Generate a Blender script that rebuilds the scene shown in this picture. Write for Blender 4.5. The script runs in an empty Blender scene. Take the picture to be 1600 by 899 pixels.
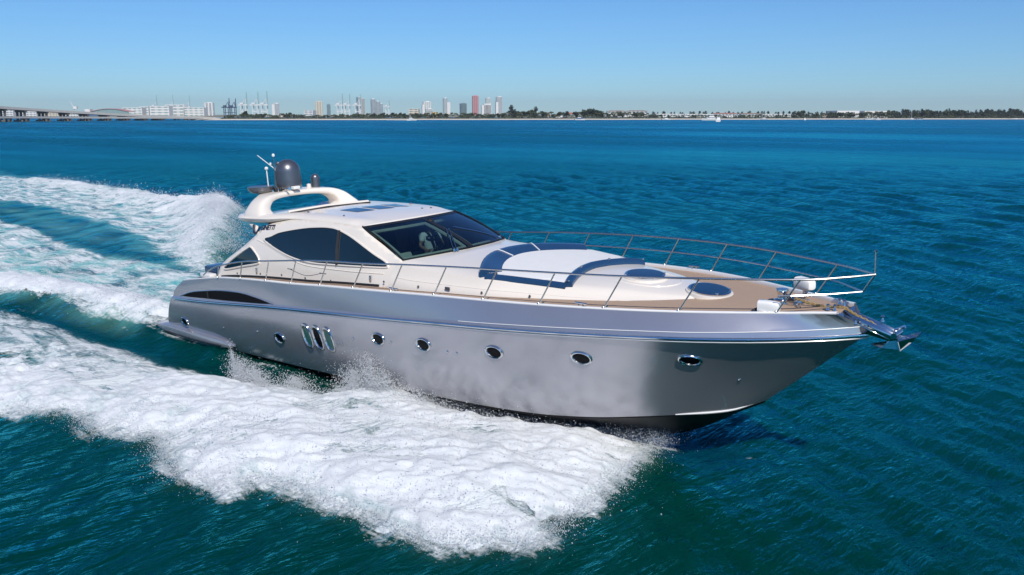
import bpy, bmesh, math, random
import numpy as np
from mathutils import Vector, Matrix, geometry

random.seed(7)
rng = np.random.default_rng(11)
R = math.radians
SC = bpy.context.scene
COL = SC.collection

# ------------------------------------------------------------------ camera
CAM = Vector((15.8336, -15.4019, 6.6741))
FWD = Vector((-0.652727, 0.732880, -0.191923))
cam_d = bpy.data.cameras.new('camera')
cam = bpy.data.objects.new('camera', cam_d)
COL.objects.link(cam)
cam.location = CAM
cam.rotation_euler = FWD.to_track_quat('-Z', 'Y').to_euler()
cam_d.sensor_width = 36.0
cam_d.lens = 31.122
cam_d.clip_start = 0.1
cam_d.clip_end = 30000
SC.camera = cam

# ------------------------------------------------------------------ sky, sun, exposure
SUN_EL, SUN_AZ = 45.0, -34.0            # azimuth counted from +X
world = bpy.data.worlds.new('World')
SC.world = world
world.use_nodes = True
wn = world.node_tree
bg = wn.nodes['Background']
sky = wn.nodes.new('ShaderNodeTexSky')
sky.sky_type = 'NISHITA'
sky.sun_disc = False
sky.sun_elevation = R(SUN_EL)
sky.sun_rotation = R(90 - SUN_AZ)
sky.altitude = 0
sky.air_density = 1.0
sky.dust_density = 0.0
sky.ozone_density = 6.0
hs = wn.nodes.new('ShaderNodeVectorMath')                  # clear winter air: less yellow near the horizon
hs.operation = 'MULTIPLY'
hs.inputs[1].default_value = (0.43, 0.655, 0.89)
wn.links.new(sky.outputs[0], hs.inputs[0])
wn.links.new(hs.outputs[0], bg.inputs['Color'])
bg.inputs['Strength'].default_value = 0.094
sun_d = bpy.data.lights.new('sun', 'SUN')
sun = bpy.data.objects.new('sun', sun_d)
COL.objects.link(sun)
sun_d.energy = 3.4
sun_d.angle = R(0.53)
sun_d.color = (1.0, 0.95, 0.87)
to_sun = Vector((math.cos(R(SUN_EL)) * math.cos(R(SUN_AZ)), math.cos(R(SUN_EL)) * math.sin(R(SUN_AZ)), math.sin(R(SUN_EL))))
sun.rotation_euler = to_sun.to_track_quat('Z', 'Y').to_euler()
sun.location = (60, -60, 90)
vs = SC.view_settings
vs.view_transform = 'Standard'
vs.look = 'None'
vs.exposure = 0.38
vs.gamma = 1.0
SC.render.engine = 'CYCLES'
SC.cycles.max_bounces = 8
SC.cycles.transparent_max_bounces = 12
SC.cycles.caustics_reflective = False
SC.cycles.caustics_refractive = False

# ------------------------------------------------------------------ helpers: materials
def new_mat(name):
    m = bpy.data.materials.new(name)
    m.use_nodes = True
    return m, m.node_tree, m.node_tree.nodes['Principled BSDF']

def node(nt, kind, **kw):
    n = nt.nodes.new(kind)
    for k, v in kw.items():
        if k in n.inputs.keys():
            n.inputs[k].default_value = v
        else:
            setattr(n, k, v)
    return n

def mat(name, col, rough=0.5, metal=0.0, coat=0.0, var=0.0, vscale=3.0, bump=0.0, bscale=40.0, spec=0.5, rvar=0.0):
    m, nt, b = new_mat(name)
    b.inputs['Base Color'].default_value = (*col, 1)
    b.inputs['Roughness'].default_value = rough
    b.inputs['Metallic'].default_value = metal
    b.inputs['Coat Weight'].default_value = coat
    b.inputs['Coat Roughness'].default_value = 0.06
    b.inputs['Specular IOR Level'].default_value = spec
    tc = node(nt, 'ShaderNodeTexCoord')
    if var or rvar:
        n = node(nt, 'ShaderNodeTexNoise', Scale=vscale, Detail=6.0, Roughness=0.6)
        nt.links.new(tc.outputs['Object'], n.inputs['Vector'])
    if var:
        r = node(nt, 'ShaderNodeMapRange')
        r.inputs['From Min'].default_value = 0.25
        r.inputs['From Max'].default_value = 0.75
        r.inputs['To Min'].default_value = 1 - var
        r.inputs['To Max'].default_value = 1 + var
        nt.links.new(n.outputs['Fac'], r.inputs['Value'])
        mx = node(nt, 'ShaderNodeVectorMath', operation='SCALE')
        mx.inputs[0].default_value = col
        nt.links.new(r.outputs[0], mx.inputs['Scale'])
        nt.links.new(mx.outputs[0], b.inputs['Base Color'])
    if rvar:
        r2 = node(nt, 'ShaderNodeMapRange')
        r2.inputs['To Min'].default_value = max(0.02, rough - rvar)
        r2.inputs['To Max'].default_value = rough + rvar
        nt.links.new(n.outputs['Fac'], r2.inputs['Value'])
        nt.links.new(r2.outputs[0], b.inputs['Roughness'])
    if bump:
        n2 = node(nt, 'ShaderNodeTexNoise', Scale=bscale, Detail=4.0)
        nt.links.new(tc.outputs['Object'], n2.inputs['Vector'])
        bp = node(nt, 'ShaderNodeBump', Strength=bump, Distance=0.02)
        nt.links.new(n2.outputs['Fac'], bp.inputs['Height'])
        nt.links.new(bp.outputs[0], b.inputs['Normal'])
    return m

# ------------------------------------------------------------------ helpers: objects
def setp(o, label=None, cat=None, group=None, kind=None):
    if label: o['label'] = label
    if cat: o['category'] = cat
    if group: o['group'] = group
    if kind: o['kind'] = kind
    return o

def empty(name, label=None, cat=None, loc=(0, 0, 0), group=None):
    o = bpy.data.objects.new(name, None)
    COL.objects.link(o)
    o.location = loc
    o.empty_display_size = 0.5
    return setp(o, label, cat, group)

class MB:
    """collects vertices and faces of ONE mesh"""
    def __init__(self):
        self.v, self.f, self.m = [], [], []
    def add(self, verts, faces, mi=0):
        o = len(self.v)
        self.v.extend([tuple(map(float, p)) for p in verts])
        self.f.extend([tuple(i + o for i in f) for f in faces])
        self.m.extend([mi] * len(faces))
        return self
    def box(self, c, s, rot=None, mi=0, bevel=0.0):
        bm = bmesh.new()
        bmesh.ops.create_cube(bm, size=1.0)
        bmesh.ops.scale(bm, vec=s, verts=bm.verts)
        if bevel:
            bmesh.ops.bevel(bm, geom=bm.edges[:], offset=bevel, segments=2, affect='EDGES', profile=0.6)
        M = Matrix.Translation(c) @ (rot.to_4x4() if rot else Matrix.Identity(4))
        bm.transform(M)
        bm.verts.index_update()
        self.add([v.co for v in bm.verts], [[v.index for v in f.verts] for f in bm.faces], mi)
        bm.free()
        return self
    def tube(self, pts, r, n=8, cap=True, mi=0, closed=False):
        pts = [Vector(p) for p in pts]
        k = len(pts)
        rs = r if hasattr(r, '__len__') else [r] * k
        rings = []
        up = None
        for i in range(k):
            a = pts[i - 1] if (i > 0 or closed) else pts[i]
            b = pts[(i + 1) % k] if (i < k - 1 or closed) else pts[i]
            t = (b - a)
            if t.length < 1e-9: t = Vector((0, 0, 1))
            t.normalize()
            if up is None:
                up = Vector((0, 0, 1)) if abs(t.z) < 0.9 else Vector((1, 0, 0))
            s = t.cross(up)
            if s.length < 1e-6: s = t.cross(Vector((0.3, 1, 0.1)))
            s.normalize()
            up = s.cross(t)
            rings.append([pts[i] + (s * math.cos(q) + up * math.sin(q)) * rs[i] for q in [2 * math.pi * j / n for j in range(n)]])
        vs_ = [p for rg in rings for p in rg]
        fs = []
        last = k if closed else k - 1
        for i in range(last):
            i2 = (i + 1) % k
            for j in range(n):
                fs.append((i * n + j, i * n + (j + 1) % n, i2 * n + (j + 1) % n, i2 * n + j))
        if cap and not closed:
            fs.append(tuple(range(n))[::-1])
            fs.append(tuple((k - 1) * n + j for j in range(n)))
        return self.add(vs_, fs, mi)
    def lathe(self, prof, c=(0, 0, 0), n=24, rot=None, mi=0):
        vs_, fs = [], []
        for (r, z) in prof:
            for j in range(n):
                a = 2 * math.pi * j / n
                p = Vector((r * math.cos(a), r * math.sin(a), z))
                if rot: p = rot @ p
                vs_.append(p + Vector(c))
        for i in range(len(prof) - 1):
            for j in range(n):
                fs.append((i * n + j, i * n + (j + 1) % n, (i + 1) * n + (j + 1) % n, (i + 1) * n + j))
        fs.append(tuple(range(n))[::-1])
        fs.append(tuple((len(prof) - 1) * n + j for j in range(n)))
        return self.add(vs_, fs, mi)
    def grid(self, rows, mi=0, close=False):
        """rows: list of equal-length lists of points"""
        nr, nc = len(rows), len(rows[0])
        fs = []
        for i in range(nr - 1):
            for j in range(nc - 1 + (1 if close else 0)):
                j2 = (j + 1) % nc
                fs.append((i * nc + j, i * nc + j2, (i + 1) * nc + j2, (i + 1) * nc + j))
        return self.add([p for r_ in rows for p in r_], fs, mi)
    def build(self, name, mats, parent=None, smooth=True, auto=40, fix=True):
        me = bpy.data.meshes.new(name)
        me.from_pydata(self.v, [], self.f)
        ml = mats if isinstance(mats, (list, tuple)) else [mats]
        for m_ in ml: me.materials.append(m_)
        if len(ml) > 1:
            me.polygons.foreach_set('material_index', self.m)
        if fix:
            bm = bmesh.new(); bm.from_mesh(me)
            bmesh.ops.remove_doubles(bm, verts=bm.verts, dist=1e-5)
            bmesh.ops.recalc_face_normals(bm, faces=bm.faces)
            if smooth:
                for f in bm.faces: f.smooth = True
                lim = R(auto)
                for e in bm.edges:
                    if len(e.link_faces) == 2 and e.calc_face_angle(0) > lim: e.smooth = False
            bm.to_mesh(me); bm.free()
        me.update()
        o = bpy.data.objects.new(name, me)
        COL.objects.link(o)
        if parent: o.parent = parent
        return o

def pchip(xs, ys):
    xs = np.array(xs, float); ys = np.array(ys, float)
    h = np.diff(xs); d = np.diff(ys) / h
    m = np.zeros(len(xs)); m[0] = d[0]; m[-1] = d[-1]
    for i in range(1, len(xs) - 1):
        if d[i - 1] * d[i] > 0:
            w1 = 2 * h[i] + h[i - 1]; w2 = h[i] + 2 * h[i - 1]
            m[i] = (w1 + w2) / (w1 / d[i - 1] + w2 / d[i])
    def F(x):
        x = np.clip(np.asarray(x, float), xs[0], xs[-1])
        i = np.clip(np.searchsorted(xs, x, 'right') - 1, 0, len(xs) - 2)
        t = (x - xs[i]) / h[i]
        r = ys[i] * (2 * t**3 - 3 * t**2 + 1) + h[i] * m[i] * (t**3 - 2 * t**2 + t) + ys[i + 1] * (-2 * t**3 + 3 * t**2) + h[i] * m[i + 1] * (t**3 - t**2)
        return float(r) if np.ndim(r) == 0 else r
    return F

def catmull(pts, n=8, closed=False):
    P = [Vector(p) for p in pts]
    out = []
    k = len(P)
    for i in range(k if closed else k - 1):
        p1, p2 = P[i], P[(i + 1) % k]
        p0 = P[i - 1] if (closed or i > 0) else p1 * 2 - p2
        p3 = P[(i + 2) % k] if (closed or i + 2 < k) else p2 * 2 - p1
        for j in range(n):
            t = j / n
            out.append(0.5 * ((2 * p1) + (p2 - p0) * t + (2 * p0 - 5 * p1 + 4 * p2 - p3) * t * t + (3 * p1 - p0 - 3 * p2 + p3) * t**3))
    if not closed: out.append(P[-1])
    return out

def in_poly(x, y, poly):
    c = False
    j = len(poly) - 1
    for i in range(len(poly)):
        xi, yi = poly[i]; xj, yj = poly[j]
        if (yi > y) != (yj > y) and x < (xj - xi) * (y - yi) / (yj - yi) + xi: c = not c
        j = i
    return c

def patch(outline, fn, step=0.15, holes=()):
    """fill a 2D outline (with holes) with triangles, mapped to 3D by fn(a, b)"""
    def dens(pl):
        r = []
        for i in range(len(pl)):
            a = np.array(pl[i]); b = np.array(pl[(i + 1) % len(pl)])
            k = max(1, int(np.linalg.norm(b - a) / step))
            for j in range(k): r.append(tuple(a + (b - a) * j / k))
        return r
    loops = [dens(outline)] + [dens(h) for h in holes]
    vs2, es = [], []
    for lp in loops:
        o = len(vs2)
        vs2 += [Vector(p) for p in lp]
        es += [(o + i, o + (i + 1) % len(lp)) for i in range(len(lp))]
    xs = [p[0] for p in outline]; ys = [p[1] for p in outline]
    x = min(xs) + step
    while x < max(xs):
        y = min(ys) + step
        while y < max(ys):
            if in_poly(x, y, outline) and not any(in_poly(x, y, h) for h in holes):
                if min((Vector((x, y)) - q).length for q in vs2[:sum(len(l) for l in loops)]) > step * 0.45:
                    vs2.append(Vector((x, y)))
            y += step
        x += step
    r = geometry.delaunay_2d_cdt(vs2, es, [], 0, 1e-6)
    v2, fs = r[0], r[2]
    keep = []
    for f in fs:
        c = sum((v2[i] for i in f), Vector((0, 0))) / len(f)
        if in_poly(c.x, c.y, outline) and not any(in_poly(c.x, c.y, h) for h in holes): keep.append(tuple(f))
    return [fn(p.x, p.y) for p in v2], keep

# ------------------------------------------------------------------ helpers: procedural heights
def tile_noise(n, lo, hi, slope=1.0, seed=0, stretch=(1, 1), direction=None, spread=2.0):
    """periodic noise of unit variance on an n x n tile of size 1, wavelengths between 1/hi and 1/lo of the tile"""
    g = np.random.default_rng(seed)
    kx = np.fft.fftfreq(n) * n
    KX, KY = np.meshgrid(kx, kx, indexing='ij')
    k = np.sqrt((KX * stretch[0])**2 + (KY * stretch[1])**2)
    k[0, 0] = 1e9
    amp = np.where((k >= lo) & (k <= hi), k**(-slope - 1), 0)
    amp[0, 0] = 0
    if direction is not None:
        c = (KX * math.cos(direction) + KY * math.sin(direction)) / k
        amp = amp * np.abs(c)**spread
    f = amp * (g.normal(size=(n, n)) + 1j * g.normal(size=(n, n)))
    r = np.real(np.fft.ifft2(f))
    return r / r.std()

def samp(T, x, y, size, ang=0.0):
    n = T.shape[0]
    c, s = math.cos(ang), math.sin(ang)
    u = (x * c + y * s) / size * n; v = (-x * s + y * c) / size * n
    i = np.floor(u).astype(int); j = np.floor(v).astype(int)
    fu = u - i; fv = v - j
    i0 = i % n; i1 = (i + 1) % n; j0 = j % n; j1 = (j + 1) % n
    return T[i0, j0] * (1 - fu) * (1 - fv) + T[i1, j0] * fu * (1 - fv) + T[i0, j1] * (1 - fu) * fv + T[i1, j1] * fu * fv

def sm(a, b, x):
    t = np.clip((x - a) / (b - a), 0, 1)
    return t * t * (3 - 2 * t)

def sdf(x, y, poly):
    """signed distance, positive inside"""
    P = np.asarray(poly, float)
    d = np.full(x.shape, 1e9); ins = np.zeros(x.shape, bool)
    for i in range(len(P)):
        a = P[i - 1]; b = P[i]
        ex, ey = b - a
        wx = x - a[0]; wy = y - a[1]
        t = np.clip((wx * ex + wy * ey) / (ex * ex + ey * ey + 1e-12), 0, 1)
        d = np.minimum(d, np.hypot(wx - ex * t, wy - ey * t))
        c = ((a[1] > y) != (b[1] > y)) & (x < (b[0] - a[0]) * (y - a[1]) / (b[1] - a[1] + 1e-12) + a[0])
        ins ^= c
    return np.where(ins, d, -d)

def dline(x, y, pts):
    """distance to a polyline and position 0..1 along it"""
    d = np.full(x.shape, 1e9); u = np.zeros(x.shape)
    for i in range(len(pts) - 1):
        a = np.array(pts[i], float); b = np.array(pts[i + 1], float)
        e = b - a
        t = np.clip(((x - a[0]) * e[0] + (y - a[1]) * e[1]) / (e @ e), 0, 1)
        q = np.hypot(x - a[0] - e[0] * t, y - a[1] - e[1] * t)
        m_ = q < d
        d = np.where(m_, q, d); u = np.where(m_, (i + t) / (len(pts) - 1), u)
    return d, u

# ------------------------------------------------------------------ the sea: where the boat has torn it open
BOW_FOAM = [(6.45, 0.35), (6.7, -0.4), (6.9, -1.4), (7.1, -2.3), (7.3, -3.2), (7.5, -3.9), (7.5, -4.7), (7.7, -5.2), (7.7, -5.8), (7.2, -6.0), (6.9, -6.3),
            (6.6, -6.7), (6.0, -6.8), (5.5, -6.9), (4.8, -6.8), (4.2, -7.0), (3.3, -7.0), (2.7, -7.1), (2.2, -7.2), (2.4, -7.5), (2.4, -7.9),
            (1.8, -7.9), (1.3, -8.0), (1.0, -8.2), (0.3, -7.9), (-0.5, -7.7), (-1.4, -7.3), (-1.5, -7.7), (-1.9, -7.9), (-2.8, -8.1), (-3.8, -7.9),
            (-4.4, -8.2), (-4.8, -8.6), (-5.5, -8.7), (-9, -10.0), (-14, -12.0), (-30, -17), (-34, -6.5), (-18.0, -4.7), (-14.9, -4.6), (-12.3, -4.6),
            (-10.3, -4.5), (-8.0, -4.4), (-6.5, -4.4), (-5.5, -4.3), (-4.5, -4.2), (-3.5, -3.7), (-2.7, -3.3), (-1.5, -2.9), (-1.1, -2.2), (-0.4, -1.9),
            (0.2, -1.2), (2.6, -1.2), (4.0, -0.6), (5.2, 0.0)]
STERN_FOAM = [(-9.8, 2.0), (-9.9, -1.4), (-10.3, -2.6), (-11.0, -3.0), (-12.1, -3.2), (-13.0, -3.4), (-14.9, -3.4), (-17.6, -3.2), (-19.8, -4.0), (-30, -6.4),
              (-60, -12), (-75, 9), (-46.2, 5.2), (-37.8, 4.5), (-31.5, 3.4), (-26.8, 3.3), (-22.0, 3.6), (-16, 3.2)]
PORT_FOAM = [(-14.0, 3.6), (-17.5, 4.4), (-21.5, 6.0), (-24.5, 8.0), (-28.0, 10.6), (-31.0, 13.0), (-34.5, 15.5), (-38, 17.6), (-42.0, 18.4), (-50, 18.6), (-60, 19.4), (-71, 20.9),
             (-80, 21.3), (-95, 21.0), (-110, 24), (-110, 14), (-62, 9.6), (-54.5, 10.4), (-47.3, 9.4), (-40.2, 8.5), (-34.4, 7.6), (-25.2, 4.9), (-20.1, 3.5), (-15.5, 2.9)]
RIDGE_STERN = [(-9.6, -0.6), (-11.5, -1.6), (-14.5, -2.2), (-18, -2.2), (-22, -2.9), (-40, -6.5)]
RIDGE_PORT = [(-22.0, 6.0), (-26.0, 8.4), (-30.0, 10.8), (-34.0, 13.4), (-38.5, 15.4), (-46.0, 16.6), (-60, 18.5), (-80, 20)]

T_SW = tile_noise(1024, 16, 80, 1.05, 1, direction=R(52), spread=5)      # wind sea, metre waves
T_SWF = tile_noise(1024, 80, 320, 1.05, 21, direction=R(48), spread=4)   # and its short chop
T_SW2 = tile_noise(512, 8, 170, 0.9, 2, direction=R(40), spread=3)
T_L1 = tile_noise(512, 4, 50, 1.5, 3)
T_L2 = tile_noise(512, 8, 90, 1.1, 4)
T_ST = tile_noise(512, 4, 160, 0.6, 5, stretch=(5.0, 1.0))                # streaks along x
T_BIG = tile_noise(256, 2, 20, 1.0, 6)

def sea_h(x, y, r):
    a = 1 - sm(70, 180, r)
    h = samp(T_SW, x, y, 86.0, 0.0) * 0.064 + samp(T_SWF, x, y, 86.0, 0.0) * 0.016 * (1 - sm(30, 70, r)) + samp(T_SW2, x, y, 19.0, 0.35) * 0.020 * (1 - sm(16, 42, r))
    h = h * a * (0.8 + 0.25 * samp(T_BIG, x, y, 260))
    h += wake_h(x, y)
    return h

def wake_h(x, y):
    m_ = (x > -120) & (x < 14) & (y > -30) & (y < 36)
    out = np.zeros(np.shape(x))
    if not m_.any(): return out
    X, Y = x[m_], y[m_]
    h = np.zeros(X.shape)
    sA = sdf(X, Y, BOW_FOAM)
    amp = np.interp(X, [-30, -14, -6, 0, 4, 7.6], [0.10, 0.16, 0.26, 0.38, 0.42, 0.25])
    hd, _ = dline(X, Y, [(-6, -3.4), (-0.6, -2.2), (2.6, -1.6), (4.6, -0.9), (6.4, 0.2)])
    h += amp * sm(-0.3, 1.6, sA) * (0.35 + 0.65 * sm(0.1, 1.6, hd)) - 0.10 * np.exp(-(hd / 0.6)**2)
    # the water climbs a little along the hull side, a shallow trough lies outside it
    dt, _ = dline(X, Y, [(-4, -3.3), (-8, -3.5), (-14, -4.0), (-22, -4.5)])
    h -= 0.08 * np.exp(-(dt / 0.6)**2)
    h -= 0.16 * np.exp(-((X - 7.2)**2 + (Y - 0.2)**2) / 1.0)
    dh, _ = dline(X, Y, [(3, -2.2), (0, -2.35), (-5, -2.35), (-9.5, -2.25)])
    h += np.interp(X, [-10, -5, 0, 3], [0.02, 0.08, 0.20, 0.08]) * np.exp(-(dh / 0.55)**2)
    d, u = dline(X, Y, RIDGE_STERN)
    h += np.interp(u, [0, 0.2, 0.5, 1], [0.30, 0.62, 0.5, 0.25]) * np.exp(-(d / 1.15)**2)
    d, u = dline(X, Y, RIDGE_PORT)
    h += np.interp(u, [0, 0.15, 0.35, 0.55, 0.7, 1], [0.35, 0.9, 1.45, 1.35, 0.7, 0.35]) * np.exp(-(d / np.interp(u, [0, .5, 1], [1.3, 1.9, 2.2]))**2)
    out[m_] = h
    return out

def foam_fields(x, y):
    """lace 0..1 thin foam left on the water, aer 0..1 air stirred into it"""
    lace = np.zeros(x.shape); aer = np.zeros(x.shape)
    m_ = (x > -120) & (x < 14) & (y > -30) & (y < 36)
    X, Y = x[m_], y[m_]
    sA = sdf(X, Y, BOW_FOAM); sB = sdf(X, Y, STERN_FOAM); sC = sdf(X, Y, PORT_FOAM)
    do_, _ = dline(X, Y, BOW_FOAM[20:37])
    near_edge = np.exp(-(do_ / 2.0)**2)
    tail = sm(-5.0, -11.0, X)
    d3, _ = dline(X, Y, RIDGE_STERN); d4, u4 = dline(X, Y, RIDGE_PORT)
    l = np.maximum.reduce([sm(-0.95, 0.45, sA) * (1 - tail * (0.13 - 0.12 * near_edge)),
                           sm(-0.8, 0.5, sB) * (0.85 + 0.13 * np.exp(-(d3 / 1.4)**2)),
                           sm(-1.6, 1.0, sC) * (0.86 + 0.12 * np.exp(-(d4 / 2.4)**2))])
    # thin foam on the slick beside the stern and between the wakes
    sl = sdf(X, Y, [(-4, -4.4), (-10, -4.6), (-22, -5.0), (-40, -8), (-40, -4), (-20, -3.6), (-13, -3.0), (-10, -2.6), (-7, -3.0)])
    l = np.maximum(l, sm(-0.2, 0.9, sl) * np.interp(X, [-30, -18, -9, -5], [0.75, 0.55, 0.36, 0.25]))
    dhl, _ = dline(X, Y, [(0.5, -2.42), (-3, -2.50), (-6.5, -2.62), (-10.5, -2.75), (-14, -3.1)])
    l = np.maximum(l, 0.72 * np.exp(-(dhl / 0.16)**2))
    gp = sdf(X, Y, [(-14, 2.5), (-24, 4), (-38, 4.2), (-60, 8.0), (-60, 9.8), (-40, 8.6), (-30, 6.6), (-20, 3.9)])
    l = np.maximum(l, sm(-1, 1, gp) * 0.40)
    # a scrap of spray at the stem
    l = np.maximum(l, 0.6 * np.exp(-(((X - 8.3) / 0.35)**2 + ((Y - 0.2) / 0.25)**2)))
    a_ = np.maximum.reduce([sm(-1.0, 1.5, sB) * 0.8, sm(-2.5, 1.5, sC) * 0.55, sm(-0.5, 0.8, sA) * 0.16, 0.35 * sm(-0.5, 1.5, gp)])
    a_ *= 0.75 + 0.35 * samp(T_L1, X, Y, 16.0)
    gl_ = np.exp(-(((X + 12.0) / 1.9)**2 + ((Y + 0.9) / 0.75)**2))
    l = l * (1 - 0.34 * gl_); a_ = a_ + 0.9 * gl_
    lace[m_] = l; aer[m_] = np.clip(a_, 0, 1)
    return lace, aer

# ------------------------------------------------------------------ water
def water_material():
    m, nt, b = new_mat('sea_water')
    L = nt.links.new
    geo = node(nt, 'ShaderNodeNewGeometry')
    def noise(scale, det, vec=None, rough=0.55, dist=0.0):
        n = node(nt, 'ShaderNodeTexNoise', Scale=scale, Detail=det, Roughness=rough, Distortion=dist)
        L(vec or geo.outputs['Position'], n.inputs['Vector'])
        return n.outputs['Fac']
    mp = node(nt, 'ShaderNodeMapping')
    mp.inputs['Rotation'].default_value = (0, 0, R(-48))
    mp.inputs['Scale'].default_value = (1.0, 0.32, 1.0)
    L(geo.outputs['Position'], mp.inputs['Vector'])
    vec = mp.outputs[0]
    def math_(op, a, b_=None):
        n = node(nt, 'ShaderNodeMath', operation=op)
        for i, s in enumerate((a, b_)):
            if s is None: continue
            if isinstance(s, (int, float)): n.inputs[i].default_value = s
            else: L(s, n.inputs[i])
        return n.outputs[0]
    # ripples of three sizes, stronger and weaker in wind patches
    mw = node(nt, 'ShaderNodeMapping'); mw.inputs['Rotation'].default_value = (0, 0, R(-42)); mw.inputs['Scale'].default_value = (0.35, 1.0, 1.0)
    L(geo.outputs['Position'], mw.inputs['Vector'])
    patchn = noise(0.016, 4.0, mw.outputs[0], 0.62)
    wind = node(nt, 'ShaderNodeMapRange')
    wind.inputs['From Min'].default_value = 0.35; wind.inputs['From Max'].default_value = 0.65
    wind.inputs['To Min'].default_value = 0.40; wind.inputs['To Max'].default_value = 1.35
    L(patchn, wind.inputs['Value'])
    h = math_('ADD', math_('MULTIPLY', noise(0.5, 5.0, vec, 0.62, 0.2), 0.46), math_('MULTIPLY', noise(2.2, 5.0, vec, 0.66, 0.4), 0.15))
    h = math_('ADD', h, math_('MULTIPLY', noise(0.13, 3.0, mw.outputs[0], 0.55, 0.2), 0.38))
    h = math_('MULTIPLY', h, wind.outputs[0])
    bp = node(nt, 'ShaderNodeBump', Strength=0.9, Distance=1.0)
    L(h, bp.inputs['Height'])
    # body colour: clear sea, turquoise where air is stirred in
    at = node(nt, 'ShaderNodeAttribute', attribute_name='aer')
    lt = node(nt, 'ShaderNodeAttribute', attribute_name='lace')
    deep = node(nt, 'ShaderNodeMix', data_type='RGBA')
    deep.inputs['A'].default_value = (0.0, 0.034, 0.0215, 1); deep.inputs['B'].default_value = (0.0, 0.025, 0.022, 1)
    L(patchn, deep.inputs['Factor'])
    c1 = node(nt, 'ShaderNodeMix', data_type='RGBA')
    L(deep.outputs['Result'], c1.inputs['A']); c1.inputs['B'].default_value = (0.16, 0.42, 0.33, 1)
    L(at.outputs['Fac'], c1.inputs['Factor'])
    # lacy foam: threshold streaky noise by the lace attribute
    ms = node(nt, 'ShaderNodeMapping')
    ms.inputs['Scale'].default_value = (0.32, 1.0, 1.0)
    ms.inputs['Rotation'].default_value = (0, 0, R(-8))
    L(geo.outputs['Position'], ms.inputs['Vector'])
    f1 = noise(1.5, 9.0, ms.outputs[0], 0.68, 0.6)
    f2 = noise(7.0, 5.0, geo.outputs['Position'], 0.6, 0.8)
    f = math_('ADD', math_('MULTIPLY', f1, 0.72), math_('MULTIPLY', f2, 0.28))
    th = math_('SUBTRACT', 0.80, math_('MULTIPLY', lt.outputs['Fac'], 0.46))
    e = node(nt, 'ShaderNodeMapRange')
    L(f, e.inputs['Value']); L(th, e.inputs['From Min']); L(math_('ADD', th, 0.16), e.inputs['From Max'])
    has = math_('GREATER_THAN', lt.outputs['Fac'], 0.02)
    fo = math_('MULTIPLY', e.outputs[0], has)
    c2 = node(nt, 'ShaderNodeMix', data_type='RGBA')
    L(c1.outputs['Result'], c2.inputs['A']); c2.inputs['B'].default_value = (0.64, 0.68, 0.69, 1)
    L(fo, c2.inputs['Factor'])
    nt.nodes.remove(b)
    fo_c = c2.outputs['Result']
    d0 = node(nt, 'ShaderNodeBsdfDiffuse'); d0.inputs['Color'].default_value = (0.64, 0.68, 0.69, 1); L(bp.outputs[0], d0.inputs['Normal'])
    ss = node(nt, 'ShaderNodeSubsurfaceScattering', Scale=1.0); ss.inputs['Radius'].default_value = (0.4, 1.6, 1.4); L(c1.outputs['Result'], ss.inputs['Color'])   # light spreads through the water, so shadows on it are soft
    df = node(nt, 'ShaderNodeMixShader'); L(fo, df.inputs[0]); L(ss.outputs[0], df.inputs[1]); L(d0.outputs[0], df.inputs[2])
    gl = node(nt, 'ShaderNodeBsdfGlossy'); gl.inputs['Color'].default_value = (0.05, 0.57, 0.79, 1)
    fa = node(nt, 'ShaderNodeAttribute', attribute_name='chop')
    rg = node(nt, 'ShaderNodeMapRange'); L(fa.outputs['Fac'], rg.inputs['Value']); rg.inputs['To Min'].default_value = 0.07; rg.inputs['To Max'].default_value = 0.30
    L(math_('MULTIPLY', rg.outputs[0], wind.outputs[0]), gl.inputs['Roughness']); L(bp.outputs[0], gl.inputs['Normal'])
    fr = node(nt, 'ShaderNodeFresnel', IOR=1.333); L(bp.outputs[0], fr.inputs['Normal'])
    nf = math_('SUBTRACT', 1.0, fo)
    mx = node(nt, 'ShaderNodeMixShader'); L(math_('MULTIPLY', fr.outputs[0], nf), mx.inputs[0]); L(df.outputs[0], mx.inputs[1]); L(gl.outputs[0], mx.inputs[2])
    L(mx.outputs[0], nt.nodes['Material Output'].inputs['Surface'])
    return m

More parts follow.
